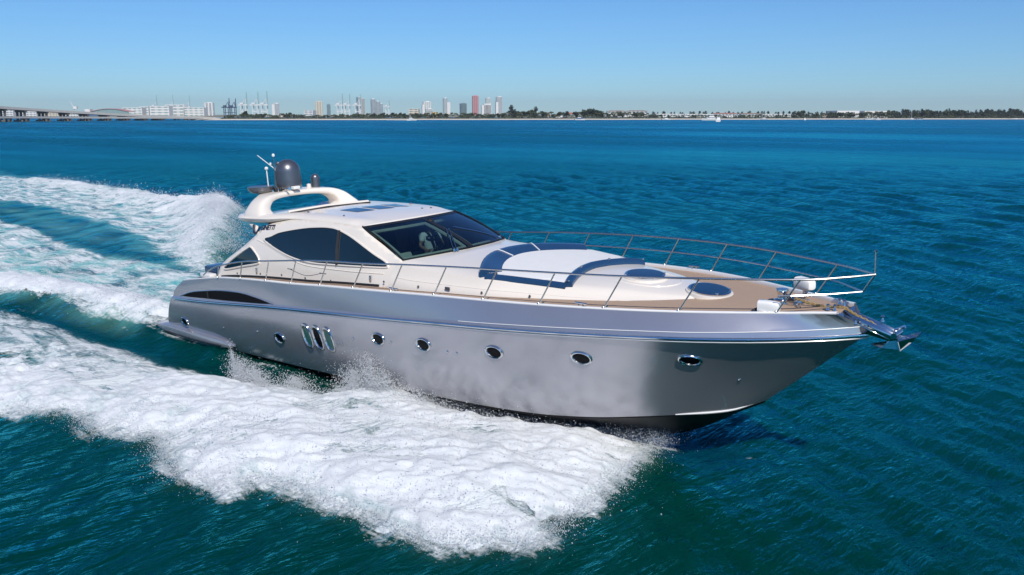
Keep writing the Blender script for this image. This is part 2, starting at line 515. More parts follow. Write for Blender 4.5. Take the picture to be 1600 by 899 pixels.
def build_water():
    rs = [6.0]
    while rs[-1] < 14000:
        r = rs[-1]
        rs.append(r + r * (0.0048 if r < 130 else 0.02 if r < 2500 else 0.08))
    rs = np.array(rs)
    head = math.atan2(FWD.y, FWD.x)
    dense = np.linspace(-R(42), R(42), 900)
    rest = np.linspace(R(42), 2 * math.pi - R(42), 72)[1:-1]
    th = np.concatenate([dense, rest]) + head
    Rr, TH = np.meshgrid(rs, th, indexing='ij')
    x = CAM.x + Rr * np.cos(TH); y = CAM.y + Rr * np.sin(TH)
    z = sea_h(x, y, Rr)
    lace, aer = foam_fields(x, y)
    nr, nc = x.shape
    V = np.stack([x.ravel(), y.ravel(), z.ravel()], 1)
    V = np.vstack([V, [[CAM.x, CAM.y, 0.0]]])
    I = np.arange(nr * nc).reshape(nr, nc)
    J = np.roll(I, -1, axis=1)
    quads = np.stack([I[:-1], J[:-1], J[1:], I[1:]], -1).reshape(-1, 4)[:, ::-1]
    me = bpy.data.meshes.new('water')
    nq = len(quads)
    tri = np.stack([np.full(nc, nr * nc), I[0], J[0]], 1)
    me.vertices.add(len(V)); me.vertices.foreach_set('co', V.ravel())
    loops = np.concatenate([quads.ravel(), tri.ravel()])
    me.loops.add(len(loops)); me.loops.foreach_set('vertex_index', loops.astype(np.int32))
    me.polygons.add(nq + nc)
    st = np.concatenate([np.arange(nq) * 4, nq * 4 + np.arange(nc) * 3]).astype(np.int32)
    me.polygons.foreach_set('loop_start', st)
    me.update(calc_edges=True)
    me.polygons.foreach_set('use_smooth', np.ones(nq + nc, bool))
    for nm, a in (('lace', lace), ('aer', aer), ('chop', sm(40, 260, Rr))):
        at = me.attributes.new(nm, 'FLOAT', 'POINT')
        at.data.foreach_set('value', np.append(a.ravel(), 0.0).astype(np.float32))
    bm_n = me.polygons[0].normal.z
    if bm_n < 0: me.flip_normals()
    me.materials.append(water_material())
    o = bpy.data.objects.new('water', me)
    COL.objects.link(o)
    setp(o, 'blue green bay water with small wind waves around the yacht', 'water', kind='structure')

build_water()

# ------------------------------------------------------------------ foam that stands above the water
def foam_material():
    m, nt, b = new_mat('sea_foam')
    L = nt.links.new
    geo = node(nt, 'ShaderNodeNewGeometry')
    at = node(nt, 'ShaderNodeAttribute', attribute_name='thick')
    mp = node(nt, 'ShaderNodeMapping'); mp.inputs['Scale'].default_value = (0.42, 1.0, 1.0); mp.inputs['Rotation'].default_value = (0, 0, R(-16))
    L(geo.outputs['Position'], mp.inputs['Vector'])
    n1 = node(nt, 'ShaderNodeTexNoise', Scale=10.0, Detail=12.0, Roughness=0.76, Distortion=0.4)
    L(mp.outputs[0], n1.inputs['Vector'])
    n2 = node(nt, 'ShaderNodeTexNoise', Scale=1.1, Detail=6.0, Roughness=0.6, Distortion=0.8)
    L(mp.outputs[0], n2.inputs['Vector'])
    bp = node(nt, 'ShaderNodeBump', Strength=0.55, Distance=0.05)
    L(n1.outputs['Fac'], bp.inputs['Height']); L(bp.outputs[0], b.inputs['Normal'])
    a1 = node(nt, 'ShaderNodeMath', operation='MULTIPLY_ADD')
    L(n1.outputs['Fac'], a1.inputs[0]); a1.inputs[1].default_value = 2.1; a1.inputs[2].default_value = -1.46
    a3 = node(nt, 'ShaderNodeMath', operation='MULTIPLY_ADD')
    L(n2.outputs['Fac'], a3.inputs[0]); a3.inputs[1].default_value = 1.6; L(a1.outputs[0], a3.inputs[2])
    a2 = node(nt, 'ShaderNodeMath', operation='MULTIPLY_ADD')
    L(at.outputs['Fac'], a2.inputs[0]); a2.inputs[1].default_value = 0.75; L(a3.outputs[0], a2.inputs[2])
    r = node(nt, 'ShaderNodeMapRange')
    r.inputs['From Min'].default_value = -0.05; r.inputs['From Max'].default_value = 0.80
    L(a2.outputs[0], r.inputs['Value'])
    c = node(nt, 'ShaderNodeMix', data_type='RGBA')
    c.inputs['A'].default_value = (0.26, 0.37, 0.39, 1); c.inputs['B'].default_value = (0.67, 0.695, 0.715, 1)
    L(r.outputs[0], c.inputs['Factor'])
    L(c.outputs['Result'], b.inputs['Base Color'])
    b.inputs['Roughness'].default_value = 0.85
    b.inputs['Specular IOR Level'].default_value = 0.2
    b.inputs['Subsurface Weight'].default_value = 0.0
    return m
FOAM = foam_material()

def foam_sheet(name, label, x0, x1, y0, y1, cell, field, lump, streak, holes, flow):
    nx = int((x1 - x0) / cell); ny = int((y1 - y0) / cell)
    X, Y = np.meshgrid(x0 + cell * np.arange(nx), y0 + cell * np.arange(ny), indexing='ij')
    X = X + rng.uniform(-.3, .3, X.shape) * cell; Y = Y + rng.uniform(-.3, .3, X.shape) * cell
    dens = field(X, Y)
    kc = cell / 0.042
    ragged = 0.30 * samp(T_L2, X, Y, 10.0 * kc**.7) + 0.20 * samp(T_L1, X, Y, 4.6 * kc, 0.7) + streak * samp(T_ST, X, Y, 16.0 * kc**.5, R(flow))
    val = dens + ragged * holes
    keep = val > 0.52
    thick = np.clip((val - 0.52) * 1.6, 0, 1)
    b1 = np.abs(samp(T_L1, X, Y, 7.0 * kc**.6, 0.3)); b2 = np.abs(samp(T_L2, X, Y, 8.5 * kc, 1.1)); b3 = samp(T_L1, X, Y, 4.4 * kc, 0.4)
    st = samp(T_ST, X, Y, 15.0 * kc**.5, R(flow)) * (1 - sm(-6, 0, X)) + samp(T_ST, X, Y, 14.0 * kc**.5, R(flow + 26)) * sm(-6, 0, X)
    r = np.hypot(X - CAM.x, Y - CAM.y)
    big = samp(T_L1, X, Y, 19.0, 0.9)
    lum = (big * 0.035 + np.minimum(b1, 2)**1.5 * 0.018 + np.minimum(b2, 2.5)**1.3 * 0.013 + b3 * 0.007 + st * 0.030) * lump
    Z = sea_h(X, Y, r) - 0.03 + lum * sm(0.0, 0.5, thick) + 0.05 * sm(0, .3, thick)
    I = np.arange(nx * ny).reshape(nx, ny)
    k = keep[:-1, :-1] & keep[1:, :-1] & keep[:-1, 1:] & keep[1:, 1:]
    q = np.stack([I[:-1, :-1], I[1:, :-1], I[1:, 1:], I[:-1, 1:]], -1)[k]
    used = np.unique(q)
    mp = np.full(nx * ny, -1); mp[used] = np.arange(len(used))
    V = np.stack([X.ravel(), Y.ravel(), Z.ravel()], 1)[used]
    q = mp[q]
    me = bpy.data.meshes.new(name)
    me.vertices.add(len(V)); me.vertices.foreach_set('co', V.ravel())
    me.loops.add(q.size); me.loops.foreach_set('vertex_index', q.ravel().astype(np.int32))
    me.polygons.add(len(q)); me.polygons.foreach_set('loop_start', (np.arange(len(q)) * 4).astype(np.int32))
    me.update(calc_edges=True)
    me.polygons.foreach_set('use_smooth', np.ones(len(q), bool))
    at = me.attributes.new('thick', 'FLOAT', 'POINT')
    at.data.foreach_set('value', thick.ravel()[used].astype(np.float32))
    me.materials.append(FOAM)
    o = bpy.data.objects.new(name, me)
    COL.objects.link(o)
    setp(o, label, 'wake', kind='stuff')
    return o

def f_bow(X, Y):
    s = sdf(X, Y, BOW_FOAM)
    do_, _ = dline(X, Y, BOW_FOAM[20:37])
    base = np.interp(X, [-30, -20, -12, -7, -3, 2], [0.26, 0.28, 0.34, 0.56, 0.90, 1.05]) + np.interp(X, [-9, -4], [0.50, 0.0]) * np.exp(-((do_ - .5) / 1.9)**2)
    return sm(-0.45, 0.8, s) * base
def f_stern(X, Y):
    s = sdf(X, Y, STERN_FOAM)
    d, u = dline(X, Y, RIDGE_STERN)
    d2, _ = dline(X, Y, [(-10, 1.5), (-13, 1.8), (-18, 2.2), (-24, 3.0)])
    a_ = sm(-0.4, 0.9, s) * (0.34 + 0.60 * np.exp(-((d - 0.25) / 1.15)**2) + 0.22 * np.exp(-(d2 / 1.4)**2))
    a_ = a_ - 0.6 * np.exp(-(((X + 12.0) / 1.9)**2 + ((Y + 0.9) / 0.75)**2))
    return np.where(X > -9.5, 0, a_)
def f_port(X, Y):
    s = sdf(X, Y, PORT_FOAM)
    d, u = dline(X, Y, RIDGE_PORT)
    return sm(-0.8, 1.6, s) * (0.36 + 0.64 * np.exp(-(d / 2.4)**2) * np.interp(u, [0, .1, .5, .7, 1], [.6, 1, 1, .75, .6]))

foam_sheet('bow_wave_foam', 'broad white foam of the bow wave spreading beside the silver hull', -24, 8.5, -15.5, 0.8, 0.042, f_bow, 1.0, 0.2, 0.25, 12)
foam_sheet('stern_wash_foam', 'streaky white and green wash boiling out behind the swim platform', -44, -9.4, -10, 6.5, 0.07, f_stern, 0.9, 0.34, 0.20, 4)
foam_sheet('far_wave_foam', 'white breaking wave thrown out on the far side of the yacht', -100, -13, 2.0, 25, 0.12, f_port, 1.4, 0.3, 0.17, -28)

# ------------------------------------------------------------------ flying spray
SPRAY = bpy.data.materials.new('spray_white'); SPRAY.use_nodes = True
_nt = SPRAY.node_tree; _nt.nodes.remove(_nt.nodes['Principled BSDF'])
_a = node(_nt, 'ShaderNodeBsdfDiffuse'); _b = node(_nt, 'ShaderNodeBsdfTranslucent'); _m = node(_nt, 'ShaderNodeMixShader')
_a.inputs['Color'].default_value = _b.inputs['Color'].default_value = (0.84, 0.86, 0.88, 1)
_c = node(_nt, 'ShaderNodeBsdfTransparent'); _m2 = node(_nt, 'ShaderNodeMixShader'); _m2.inputs[0].default_value = 0.30
_nt.links.new(_a.outputs[0], _m.inputs[1]); _nt.links.new(_b.outputs[0], _m.inputs[2])
_nt.links.new(_m.outputs[0], _m2.inputs[1]); _nt.links.new(_c.outputs[0], _m2.inputs[2]); _nt.links.new(_m2.outputs[0], _nt.nodes['Material Output'].inputs['Surface'])
OCT_V = np.array([(1, 0, 0), (-1, 0, 0), (0, 1, 0), (0, -1, 0), (0, 0, 1), (0, 0, -1)], float)
OCT_F = np.array([(0, 2, 4), (2, 1, 4), (1, 3, 4), (3, 0, 4), (2, 0, 5), (1, 2, 5), (3, 1, 5), (0, 3, 5)])
def spray(name, label, P, rad):
    n = len(P)
    sc = rad[:, None, None] * rng.uniform(0.6, 1.3, (n, 1, 3))
    V = (P[:, None, :] + OCT_V[None] * sc).reshape(-1, 3)
    F = (OCT_F[None] + (np.arange(n) * 6)[:, None, None]).reshape(-1, 3)
    me = bpy.data.meshes.new(name)
    me.vertices.add(len(V)); me.vertices.foreach_set('co', V.ravel())
    me.loops.add(F.size); me.loops.foreach_set('vertex_index', F.ravel().astype(np.int32))
    me.polygons.add(len(F)); me.polygons.foreach_set('loop_start', (np.arange(len(F)) * 3).astype(np.int32))
    me.update(calc_edges=True)
    me.polygons.foreach_set('use_smooth', np.ones(len(F), bool))
    me.materials.append(SPRAY)
    o = bpy.data.objects.new(name, me)
    COL.objects.link(o)
    return setp(o, label, 'spray', kind='stuff')

def along(poly, n):
    P = np.array(poly, float)
    L = np.r_[0, np.cumsum(np.hypot(*np.diff(P, axis=0).T))]
    s = rng.uniform(0, L[-1], n)
    return np.stack([np.interp(s, L, P[:, 0]), np.interp(s, L, P[:, 1])], 1)

def make_spray():
    pts, rad = [], []
    # ragged outer edge of the bow wave
    n = 30000
    e = along(BOW_FOAM[:34], n)
    w = rng.standard_t(4, (n, 2)) * 0.13
    e = e + w + np.array([-0.05, 0.1])
    z = 0.10 + np.abs(rng.normal(0, 1, n)) * 0.12
    pts.append(np.c_[e, z]); rad.append(rng.gamma(2.0, 0.0019, n) + 0.002)
    # over the body of the bow wave
    n = 30000
    q = np.c_[rng.uniform(-4, 7.4, n), rng.uniform(-7.6, -0.3, n)]
    s = sdf(q[:, 0], q[:, 1], BOW_FOAM)
    q = q[s > 0.1]
    base = wake_h(q[:, 0], q[:, 1])
    z = base + 0.03 + rng.exponential(0.09, len(q)) * sm(-5, 3, q[:, 0])
    pts.append(np.c_[q, z]); rad.append(rng.gamma(2.0, 0.0026, len(q)) + 0.002)
    # inner edge licking up the hull
    n = 14000
    e = along([(-0.6, -2.3), (0.4, -1.9), (2.6, -1.75), (4.0, -1.35), (5.2, -0.9), (6.5, -0.2)], n)
    e = e + rng.normal(0, 1, (n, 2)) * 0.22 + np.array([0, -0.25])
    z = 0.16 + np.abs(rng.normal(0, 1, n)) * 0.15
    pts.append(np.c_[e, z]); rad.append(rng.gamma(2.0, 0.0022, n) + 0.002)
    # two jets thrown up beside the hull
    for (cx, cy, h, w, n) in ((0.30, -2.75, 1.25, 0.42, 11000), (0.75, -2.7, 0.95, 0.45, 8000), (-0.3, -2.8, 0.8, 0.5, 7000), (1.7, -2.5, 0.55, 0.8, 6000), (-3.3, -4.0, 0.70, 0.40, 5200), (-3.7, -3.95, 1.0, 0.11, 1500), (-2.8, -3.9, 0.55, 0.5, 5000), (-2.0, -3.3, 0.3, 0.6, 2600)):
        t = rng.beta(1.0, 2.3, n)
        a = rng.uniform(0, 2 * math.pi, n)
        rr = w * (0.9 + 0.5 * t) * np.abs(rng.normal(0, 0.6, n))
        x = cx + rr * np.cos(a) - 0.25 * t; y = cy + rr * np.sin(a) * 0.6
        z = 0.12 + t * h
        pts.append(np.c_[x, y, z]); rad.append((rng.gamma(2.0, 0.0035, n) + 0.0025) * (1.1 - 0.4 * t))
    P = np.vstack(pts); rd = np.concatenate(rad)
    spray('bow_spray', 'loose white spray flying above the bow wave and up the hull side', P, np.clip(rd, 0.002, 0.018))
    # crest of the far wave
    pts, rad = [], []
    n = 42000
    e = along(RIDGE_PORT[:5], n)
    e = e + rng.normal(0, 1, (n, 2)) * 0.7
    z = wake_h(e[:, 0], e[:, 1]) + rng.exponential(0.13, n)
    pts.append(np.c_[e, z]); rad.append(rng.gamma(2.0, 0.0042, n) + 0.003)
    n = 3500
    e = along(RIDGE_PORT[4:], n) + rng.normal(0, 1, (n, 2)) * 1.2
    pts.append(np.c_[e, wake_h(e[:, 0], e[:, 1]) + rng.exponential(0.15, n)]); rad.append(rng.gamma(2.0, 0.007, n) + 0.005)
    n = 2500
    e = along(RIDGE_STERN[1:5], n) + rng.normal(0, 1, (n, 2)) * 0.6 + np.array([0, 0.1])
    pts.append(np.c_[e, wake_h(e[:, 0], e[:, 1]) + 0.05 + rng.exponential(0.1, n)]); rad.append(rng.gamma(2.0, 0.004, n) + 0.003)
    spray('wake_spray', 'fine white spray blowing off the waves behind the yacht', np.vstack(pts), np.clip(np.concatenate(rad), 0.004, 0.07))
make_spray()
# ------------------------------------------------------------------ the yacht (boat frame: x to the bow, y to port, z up)
BM = Matrix(((0.999873, -0.000683, -0.015929, 0), (0, 0.999082, -0.042850, 0), (0.015944, 0.042845, 0.998955, 0.1339), (0, 0, 0, 1)))
yacht = empty('motor_yacht', 'long silver grey motor yacht with cream cabin speeding through its own white spray', 'yacht')
yacht.matrix_world = BM

HULL = mat('hull_silver', (0.47, 0.462, 0.495), 0.21, 0.68, coat=0.45, var=0.04, vscale=0.8, rvar=0.05)
ANTIFOUL = mat('antifouling', (0.008, 0.008, 0.009), 0.42, 0, spec=0.25, var=0.3, vscale=2)
CREAM = mat('cream_gelcoat', (0.78, 0.715, 0.635), 0.22, 0, coat=0.35, var=0.015, vscale=1.2)
WHITE = mat('white_gelcoat', (0.80, 0.79, 0.77), 0.25, 0, coat=0.3, var=0.02)
CHROME = mat('stainless_steel', (0.70, 0.70, 0.70), 0.12, 1.0, rvar=0.04, vscale=6)
BLACK = mat('black_rubber', (0.012, 0.012, 0.013), 0.45, 0, var=0.2)
DARK = mat('dark_metal_paint', (0.16, 0.165, 0.185), 0.36, 0.75, coat=0.3, var=0.05)
GREYP = mat('grey_plastic', (0.10, 0.10, 0.105), 0.4, 0.2, var=0.1)
PAD = mat('white_vinyl', (0.74, 0.73, 0.71), 0.55, 0, var=0.03, bump=0.12, bscale=60)
RAIL = mat('rail_steel', (0.54, 0.53, 0.51), 0.27, 1.0, rvar=0.04, vscale=6)
NAVY = mat('blue_vinyl', (0.014, 0.048, 0.118), 0.27, 0, coat=0.6, var=0.06)
SMOKE = mat('tinted_glass', (0.006, 0.018, 0.028), 0.04, 0, coat=0.3, var=0.1, spec=0.5)
HATCHG = mat('hatch_acrylic', (0.010, 0.040, 0.10), 0.12, 0, var=0.1, spec=0.22)
PORTG = mat('porthole_glass', (0.004, 0.005, 0.006), 0.10, 0, var=0.1, spec=0.12)
INTAKE = mat('intake_black', (0.006, 0.006, 0.007), 0.6, 0, var=0.1, spec=0.08)
GREENG = mat('green_glass', (0.03, 0.12, 0.10), 0.06, 0, coat=0.9, var=0.2)
GOLD = mat('tan_rope', (0.42, 0.30, 0.13), 0.6, 0.2, var=0.2, vscale=30)
INTER = mat('cream_upholstery', (0.60, 0.58, 0.46), 0.6, 0, var=0.06)
DARKIN = mat('dark_interior', (0.018, 0.02, 0.026), 0.6, 0, var=0.2)
WOODIN = mat('interior_wood', (0.25, 0.13, 0.05), 0.4, 0, var=0.2, vscale=12)

def teak_material():
    m, nt, b = new_mat('teak_deck')
    L = nt.links.new
    tc = node(nt, 'ShaderNodeTexCoord')
    sep = node(nt, 'ShaderNodeSeparateXYZ')
    L(tc.outputs['Object'], sep.inputs[0])
    mu = node(nt, 'ShaderNodeMath', operation='MULTIPLY'); L(sep.outputs['Y'], mu.inputs[0]); mu.inputs[1].default_value = 1 / 0.06
    fr = node(nt, 'ShaderNodeMath', operation='FRACT'); L(mu.outputs[0], fr.inputs[0])
    gt = node(nt, 'ShaderNodeMath', operation='LESS_THAN'); L(fr.outputs[0], gt.inputs[0]); gt.inputs[1].default_value = 0.09
    mp = node(nt, 'ShaderNodeMapping'); mp.inputs['Scale'].default_value = (2, 30, 1); L(tc.outputs['Object'], mp.inputs['Vector'])
    n = node(nt, 'ShaderNodeTexNoise', Scale=2.0, Detail=5.0); L(mp.outputs[0], n.inputs['Vector'])
    c = node(nt, 'ShaderNodeMix', data_type='RGBA')
    c.inputs['A'].default_value = (0.36, 0.245, 0.165, 1); c.inputs['B'].default_value = (0.47, 0.335, 0.235, 1)
    L(n.outputs['Fac'], c.inputs['Factor'])
    c2 = node(nt, 'ShaderNodeMix', data_type='RGBA'); L(c.outputs['Result'], c2.inputs['A']); c2.inputs['B'].default_value = (0.13, 0.10, 0.08, 1)
    L(gt.outputs[0], c2.inputs['Factor']); L(c2.outputs['Result'], b.inputs['Base Color'])
    b.inputs['Roughness'].default_value = 0.65
    return m
TEAK = teak_material()

def glass_material():
    m = bpy.data.materials.new('windscreen_glass'); m.use_nodes = True
    nt = m.node_tree; L = nt.links.new
    out = nt.nodes['Material Output']; nt.nodes.remove(nt.nodes['Principled BSDF'])
    g = node(nt, 'ShaderNodeBsdfGlossy', Roughness=0.02); g.inputs['Color'].default_value = (0.8, 0.9, 1, 1)
    t = node(nt, 'ShaderNodeBsdfTransparent'); t.inputs['Color'].default_value = (0.36, 0.50, 0.53, 1)
    fr = node(nt, 'ShaderNodeFresnel', IOR=1.75)
    ms = node(nt, 'ShaderNodeMixShader')
    L(fr.outputs[0], ms.inputs[0]); L(t.outputs[0], ms.inputs[1]); L(g.outputs[0], ms.inputs[2])
    L(ms.outputs[0], out.inputs['Surface'])
    return m
GLASS = glass_material()

# --- hull curves
RY = pchip([-9.9, -5, 0, 3.6, 5, 6.36, 7.7, 8.6, 9.24, 9.9, 10.3, 10.54], [2.5, 2.72, 2.8, 2.7, 2.55, 2.28, 1.86, 1.44, 1.07, .6, .27, .0])
RZ = pchip([-9.6, -8.1, -3.8, -1.52, .88, 2.88, 4.57, 5.98, 7.19, 8.75, 9.9, 10.54], [1.305, 1.41, 1.81, 1.988, 2.163, 2.304, 2.408, 2.481, 2.529, 2.563, 2.59, 2.613])
CY = pchip([-9.9, -6.4, -.75, 2.28, 4.45, 5.65, 6.6, 7.4, 8.14, 8.67], [2.3, 2.38, 2.4, 2.3, 2.0, 1.62, 1.22, .8, .36, 0])
CZ = pchip([-9.9, -6.44, -3.43, -.75, 2.28, 4.45, 5.66, 6.62, 7.39, 8.12, 8.67], [.02, .107, .186, .273, .39, .43, .49, .59, .675, .775, 1.0])
KZ = pchip([-9.9, 0, 3, 5, 6.5, 7.36, 8.2, 8.67], [-.75, -.8, -.72, -.5, -.19, .186, .711, 1.0])
SY = pchip([-9, -6.2, -4, -.42, .92, 2.28, 3.64, 5, 6.36, 7.7, 9.24, 9.95, 10.2], [2.42, 2.56, 2.62, 2.64, 2.62, 2.575, 2.48, 2.32, 2.05, 1.6, .87, .52, .42])
SZ = pchip([-8.75, -7.77, -6.39, -5.85, -4.5, -2.8, -1.38, .92, 2.28, 3.64, 5, 6.36, 7.7, 9.24, 10.16], [1.927, 2.08, 2.27, 2.32, 2.42, 2.51, 2.61, 2.737, 2.81, 2.86, 2.905, 2.945, 2.97, 3.0, 3.03])
X0Z = pchip([-.8, 0, .44, .79, 1.22, 1.6, 1.93], [-9.97, -9.97, -9.95, -9.78, -9.55, -9.28, -8.75])
S = np.r_[np.linspace(0, .6, 40), np.linspace(.6, 1, 41)[1:]]

def ln(xa, xb, fy, fz):
    x = xa + (xb - xa) * S
    return np.stack([x, fy(x), fz(x)], 1)
zero = lambda x: np.zeros_like(x)
keel = ln(-9.97, 8.67, zero, KZ)
chine = ln(-9.97, 8.67, CY, CZ)
xr = -9.5 + (10.54 + 9.5) * S
rub = np.stack([xr, RY(xr), RZ(xr)], 1)
def side(v):
    p = chine * (1 - v) + rub * v
    bl = np.interp(p[:, 0], [-10, 2, 6, 8.5, 10.5], [0.10, 0.09, -0.02, -0.10, 0.0])
    p[:, 1] = np.maximum(p[:, 1] + bl * 4 * v * (1 - v) * np.minimum(1, p[:, 1] / 0.3), 0)
    z0 = p[0, 2]
    # rake the transom
    w = np.exp(-S * 14)
    p[:, 0] += (float(X0Z(z0)) - p[0, 0]) * w
    return p
xk = -9.42 + (10.50 + 9.42) * S
KH = np.interp(xk, [-9, 2, 8, 10.5], [.07, .07, .11, .15])
knuck = np.stack([xk, np.maximum(RY(xk) - .045, 0.03), RZ(xk) + KH], 1)
xs_ = -8.75 + (10.16 + 8.75) * S
sheer = np.stack([xs_, SY(xs_), SZ(xs_)], 1)
def bul(v):
    p = knuck * (1 - v) + sheer * v
    p[:, 1] += 0.006 * 4 * v * (1 - v) * np.minimum(1, p[:, 1])
    w = np.exp(-S * 16)
    p[:, 0] += (float(X0Z(min(p[0, 2], 1.93))) - p[0, 0]) * w
    return p
def mirror(rows):
    return [r * np.array([1, -1, 1]) for r in rows]

mid = keel * .5 + chine * .5; mid[:, 2] -= 0.02
hb = MB()
rows = [keel, mid, chine - np.array([0, .012, 0])]
hb.grid(rows); hb.grid(mirror(rows))
rows_b = [chine - np.array([0, .012, 0]), chine + np.array([0, -.006, .035])]
hb.grid(rows_b); hb.grid(mirror(rows_b))
hb.build('hull_bottom', ANTIFOUL, yacht)
V_ = [0.02, .12, .24, .36, .48, .6, .7, .8, .9, 1.0]
topr = [side(v) for v in V_]
topr[-1] = rub
upr = [rub, knuck] + [bul(v) for v in (.2, .4, .6, .8, 1.0)]
upr[-1] = sheer
hm = MB()
hm.grid(topr); hm.grid(mirror(topr))
bw_ = MB(); bw_.grid(upr); bw_.grid(mirror(upr))
bw_.build('bulwark', HULL, yacht, auto=9)
ends = [r[0] for r in [chine] + topr + upr[1:]]
for a, b in zip(ends[:-1], ends[1:]):                                          # transom
    ma = a * np.array([1, -1, 1]); mb_ = b * np.array([1, -1, 1])
    hm.add([a, b, mb_, ma], [(0, 1, 2, 3)])
hull = hm.build('hull', HULL, yacht, auto=22)

_sideY = [side(v) if v < 1 else rub for v in np.linspace(0, 1, 26)]
def sideY(x, z):
    zz = [np.interp(x, p[:, 0], p[:, 2]) for p in _sideY]; yy = [np.interp(x, p[:, 0], p[:, 1]) for p in _sideY]
    return float(np.interp(z, zz, yy))
_bulY = [bul(v) if v < 1 else sheer for v in np.linspace(0, 1, 26)]
def bulY(x, z):
    zz = [np.interp(x, p[:, 0], p[:, 2]) for p in _bulY]; yy = [np.interp(x, p[:, 0], p[:, 1]) for p in _bulY]
    return float(np.interp(z, zz, yy))

# rub rail: chrome half round along the knuckle, wrapping the bow
rr = MB()
pts = [tuple(p + np.array([0, .012, 0])) for p in rub[1:-1:2]]
path = pts + [(10.60, 0, 2.615)] + [(x, -y, z) for x, y, z in pts[::-1]]
rr.tube(path, 0.033, 8)
rr.build('rub_rail', CHROME, yacht)
gr = MB()
pts = [tuple(p + np.array([0, .004, -.052])) for p in list(rub[1:-1:2]) + [rub[-2], rub[-1]]]
for s in (1, -1): gr.tube([(x, s * y, z) for x, y, z in pts], 0.014, 6)
gr.build('rub_rail_trim', WHITE, yacht)
for s in (1, -1):
    k = MB(); k.tube([(x, s * (y + .004), z) for x, y, z in knuck[42:]], .009, 5); k.build('knuckle_highlight', WHITE, yacht)  # thin white strip standing in for the highlight along the knuckle
# spray rail near the stem
for s in (1, -1):
    k = MB()
    pt = []
    for x in np.linspace(7.25, 8.6, 12):
        z = float(CZ(x)) + .03
        pt.append((x, s * (float(CY(x)) + .035), z + .015))
    k.tube(pt, [0.008 + 0.018 * math.sin(math.pi * min(1, i / 6) / 2) * (1 - (i / 11)**3 * .8) for i in range(12)], 6)
    k.build('spray_rail', WHITE, yacht)

# toe rail, deck
cap_in = sheer.copy(); cap_in[:, 1] -= np.minimum(.085, cap_in[:, 1] * .3); cap_in[:, 2] += .004
cap_top = sheer.copy(); cap_top[:, 2] += .022; cap_top[:, 1] -= .01
cap_ti = cap_in.copy(); cap_ti[:, 2] += .018; cap_ti[:, 1] += .01
dk_e = cap_in.copy(); dk_e[:, 2] -= .055
tr = MB()
rws = [sheer + np.array([0, .003, -.012]), sheer + np.array([0, .006, .01]), cap_top, cap_ti, cap_in, dk_e]
tr.grid(rws); tr.grid(mirror(rws))
tr.build('toe_rail', WHITE, yacht)
dk = MB()
dr = []
for t in np.linspace(-1, 1, 15):
    r_ = dk_e.copy(); r_[:, 1] *= t; r_[:, 2] += .05 * (1 - t * t) + .002
    dr.append(r_)
dk.grid(dr)
dk.build('deck', TEAK, yacht)

# bow plate (bright steel pocket between the bulwark ends)
bp_ = MB()
for s in (1, -1):
    a = sheer[-1] * [1, s, 1]; b = knuck[-1] * [1, s, 1]
    bp_.add([(10.13, 0, 3.0), a - [0, 0, .02], (10.33, s * .2, 2.80), (10.33, 0, 2.80)], [(0, 1, 2, 3)])
    bp_.add([(10.33, 0, 2.80), (10.33, s * .2, 2.80), b + [0.0, 0, -.02], (10.50, 0, 2.72)], [(0, 1, 2, 3)])
    bp_.add([(10.50, 0, 2.72), b + [0, 0, -.02], (10.54, 0, 2.61)], [(0, 1, 2)])
bp_.build('bow_plate', CHROME, yacht)

# air intake: black crescent on the quarter
def on_bul(s, off=.012):
    return lambda x, z: (x, s * (bulY(x, z) + off), z)
for s in (1, -1):
    top = [(-8.92, 1.45), (-8.14, 1.66), (-7.3, 1.80), (-6.33, 1.93), (-5.28, 2.0), (-4.47, 1.975), (-3.62, 1.91)]
    bot = [(-4.3, 1.83), (-5.2, 1.755), (-6.2, 1.665), (-7.36, 1.575), (-8.3, 1.49)]
    tp = [(p.x, p.z) for p in catmull([(a, 0, b) for a, b in top], 5)]
    outl = tp + bot
    v, f = patch(outl, on_bul(s), .2)
    k = MB(); k.add(v, f)
    o = k.build('air_intake', INTAKE, yacht)
    k = MB()
    k.tube([(x, s * (bulY(x, z) + .008), z) for x, z in tp], .022, 6)
    k.build('intake_lip', HULL, o)
    k = MB()
    k.tube([(x, s * (bulY(x, z) + .016), z) for x, z in ((-7.15, 1.80), (-7.1, 1.61))], .03, 6)
    k.build('intake_post', BLACK, o)

# portholes and the three tall oval windows
def oval_rim(name, x, z, a, b, lean, s, rim, glass, gm):
    y = sideY(x, z)
    e = .12
    ty = (sideY(x + e, z) - sideY(x - e, z)) / (2 * e); tz = (sideY(x, z + e) - sideY(x, z - e)) / (2 * e)
    U = Vector((1, s * ty, 0)).normalized(); W = Vector((0, s * tz, 1)).normalized()
    N = U.cross(W).normalized()
    if N.y * s < 0: N = -N
    c = Vector((x, s * y, z))
    def ring(k, off):
        pw = .84 if b > a else 1.0
        sg = lambda t: math.copysign(abs(t)**pw, t)
        return [c + N * off + U * (a * k_ * sg(math.cos(q)) + lean * b * k_ * sg(math.sin(q))) + W * (b * k_ * sg(math.sin(q)))
                for k_ in (k,) for q in [2 * math.pi * i / 28 for i in range(28)]]
    m_ = MB()
    rows = [ring(1.13, -.01), ring(1.11, .022), ring(1.02, .034), ring(.90, .028), ring(.84, .006)]
    m_.grid(rows, close=True)
    o = m_.build(name, rim, yacht)
    m_ = MB()
    g = ring(.87, .006)
    m_.add(g + [c + N * .012], [(i, (i + 1) % 28, 28) for i in range(28)])
    m_.build(glass, gm, o)
    return o
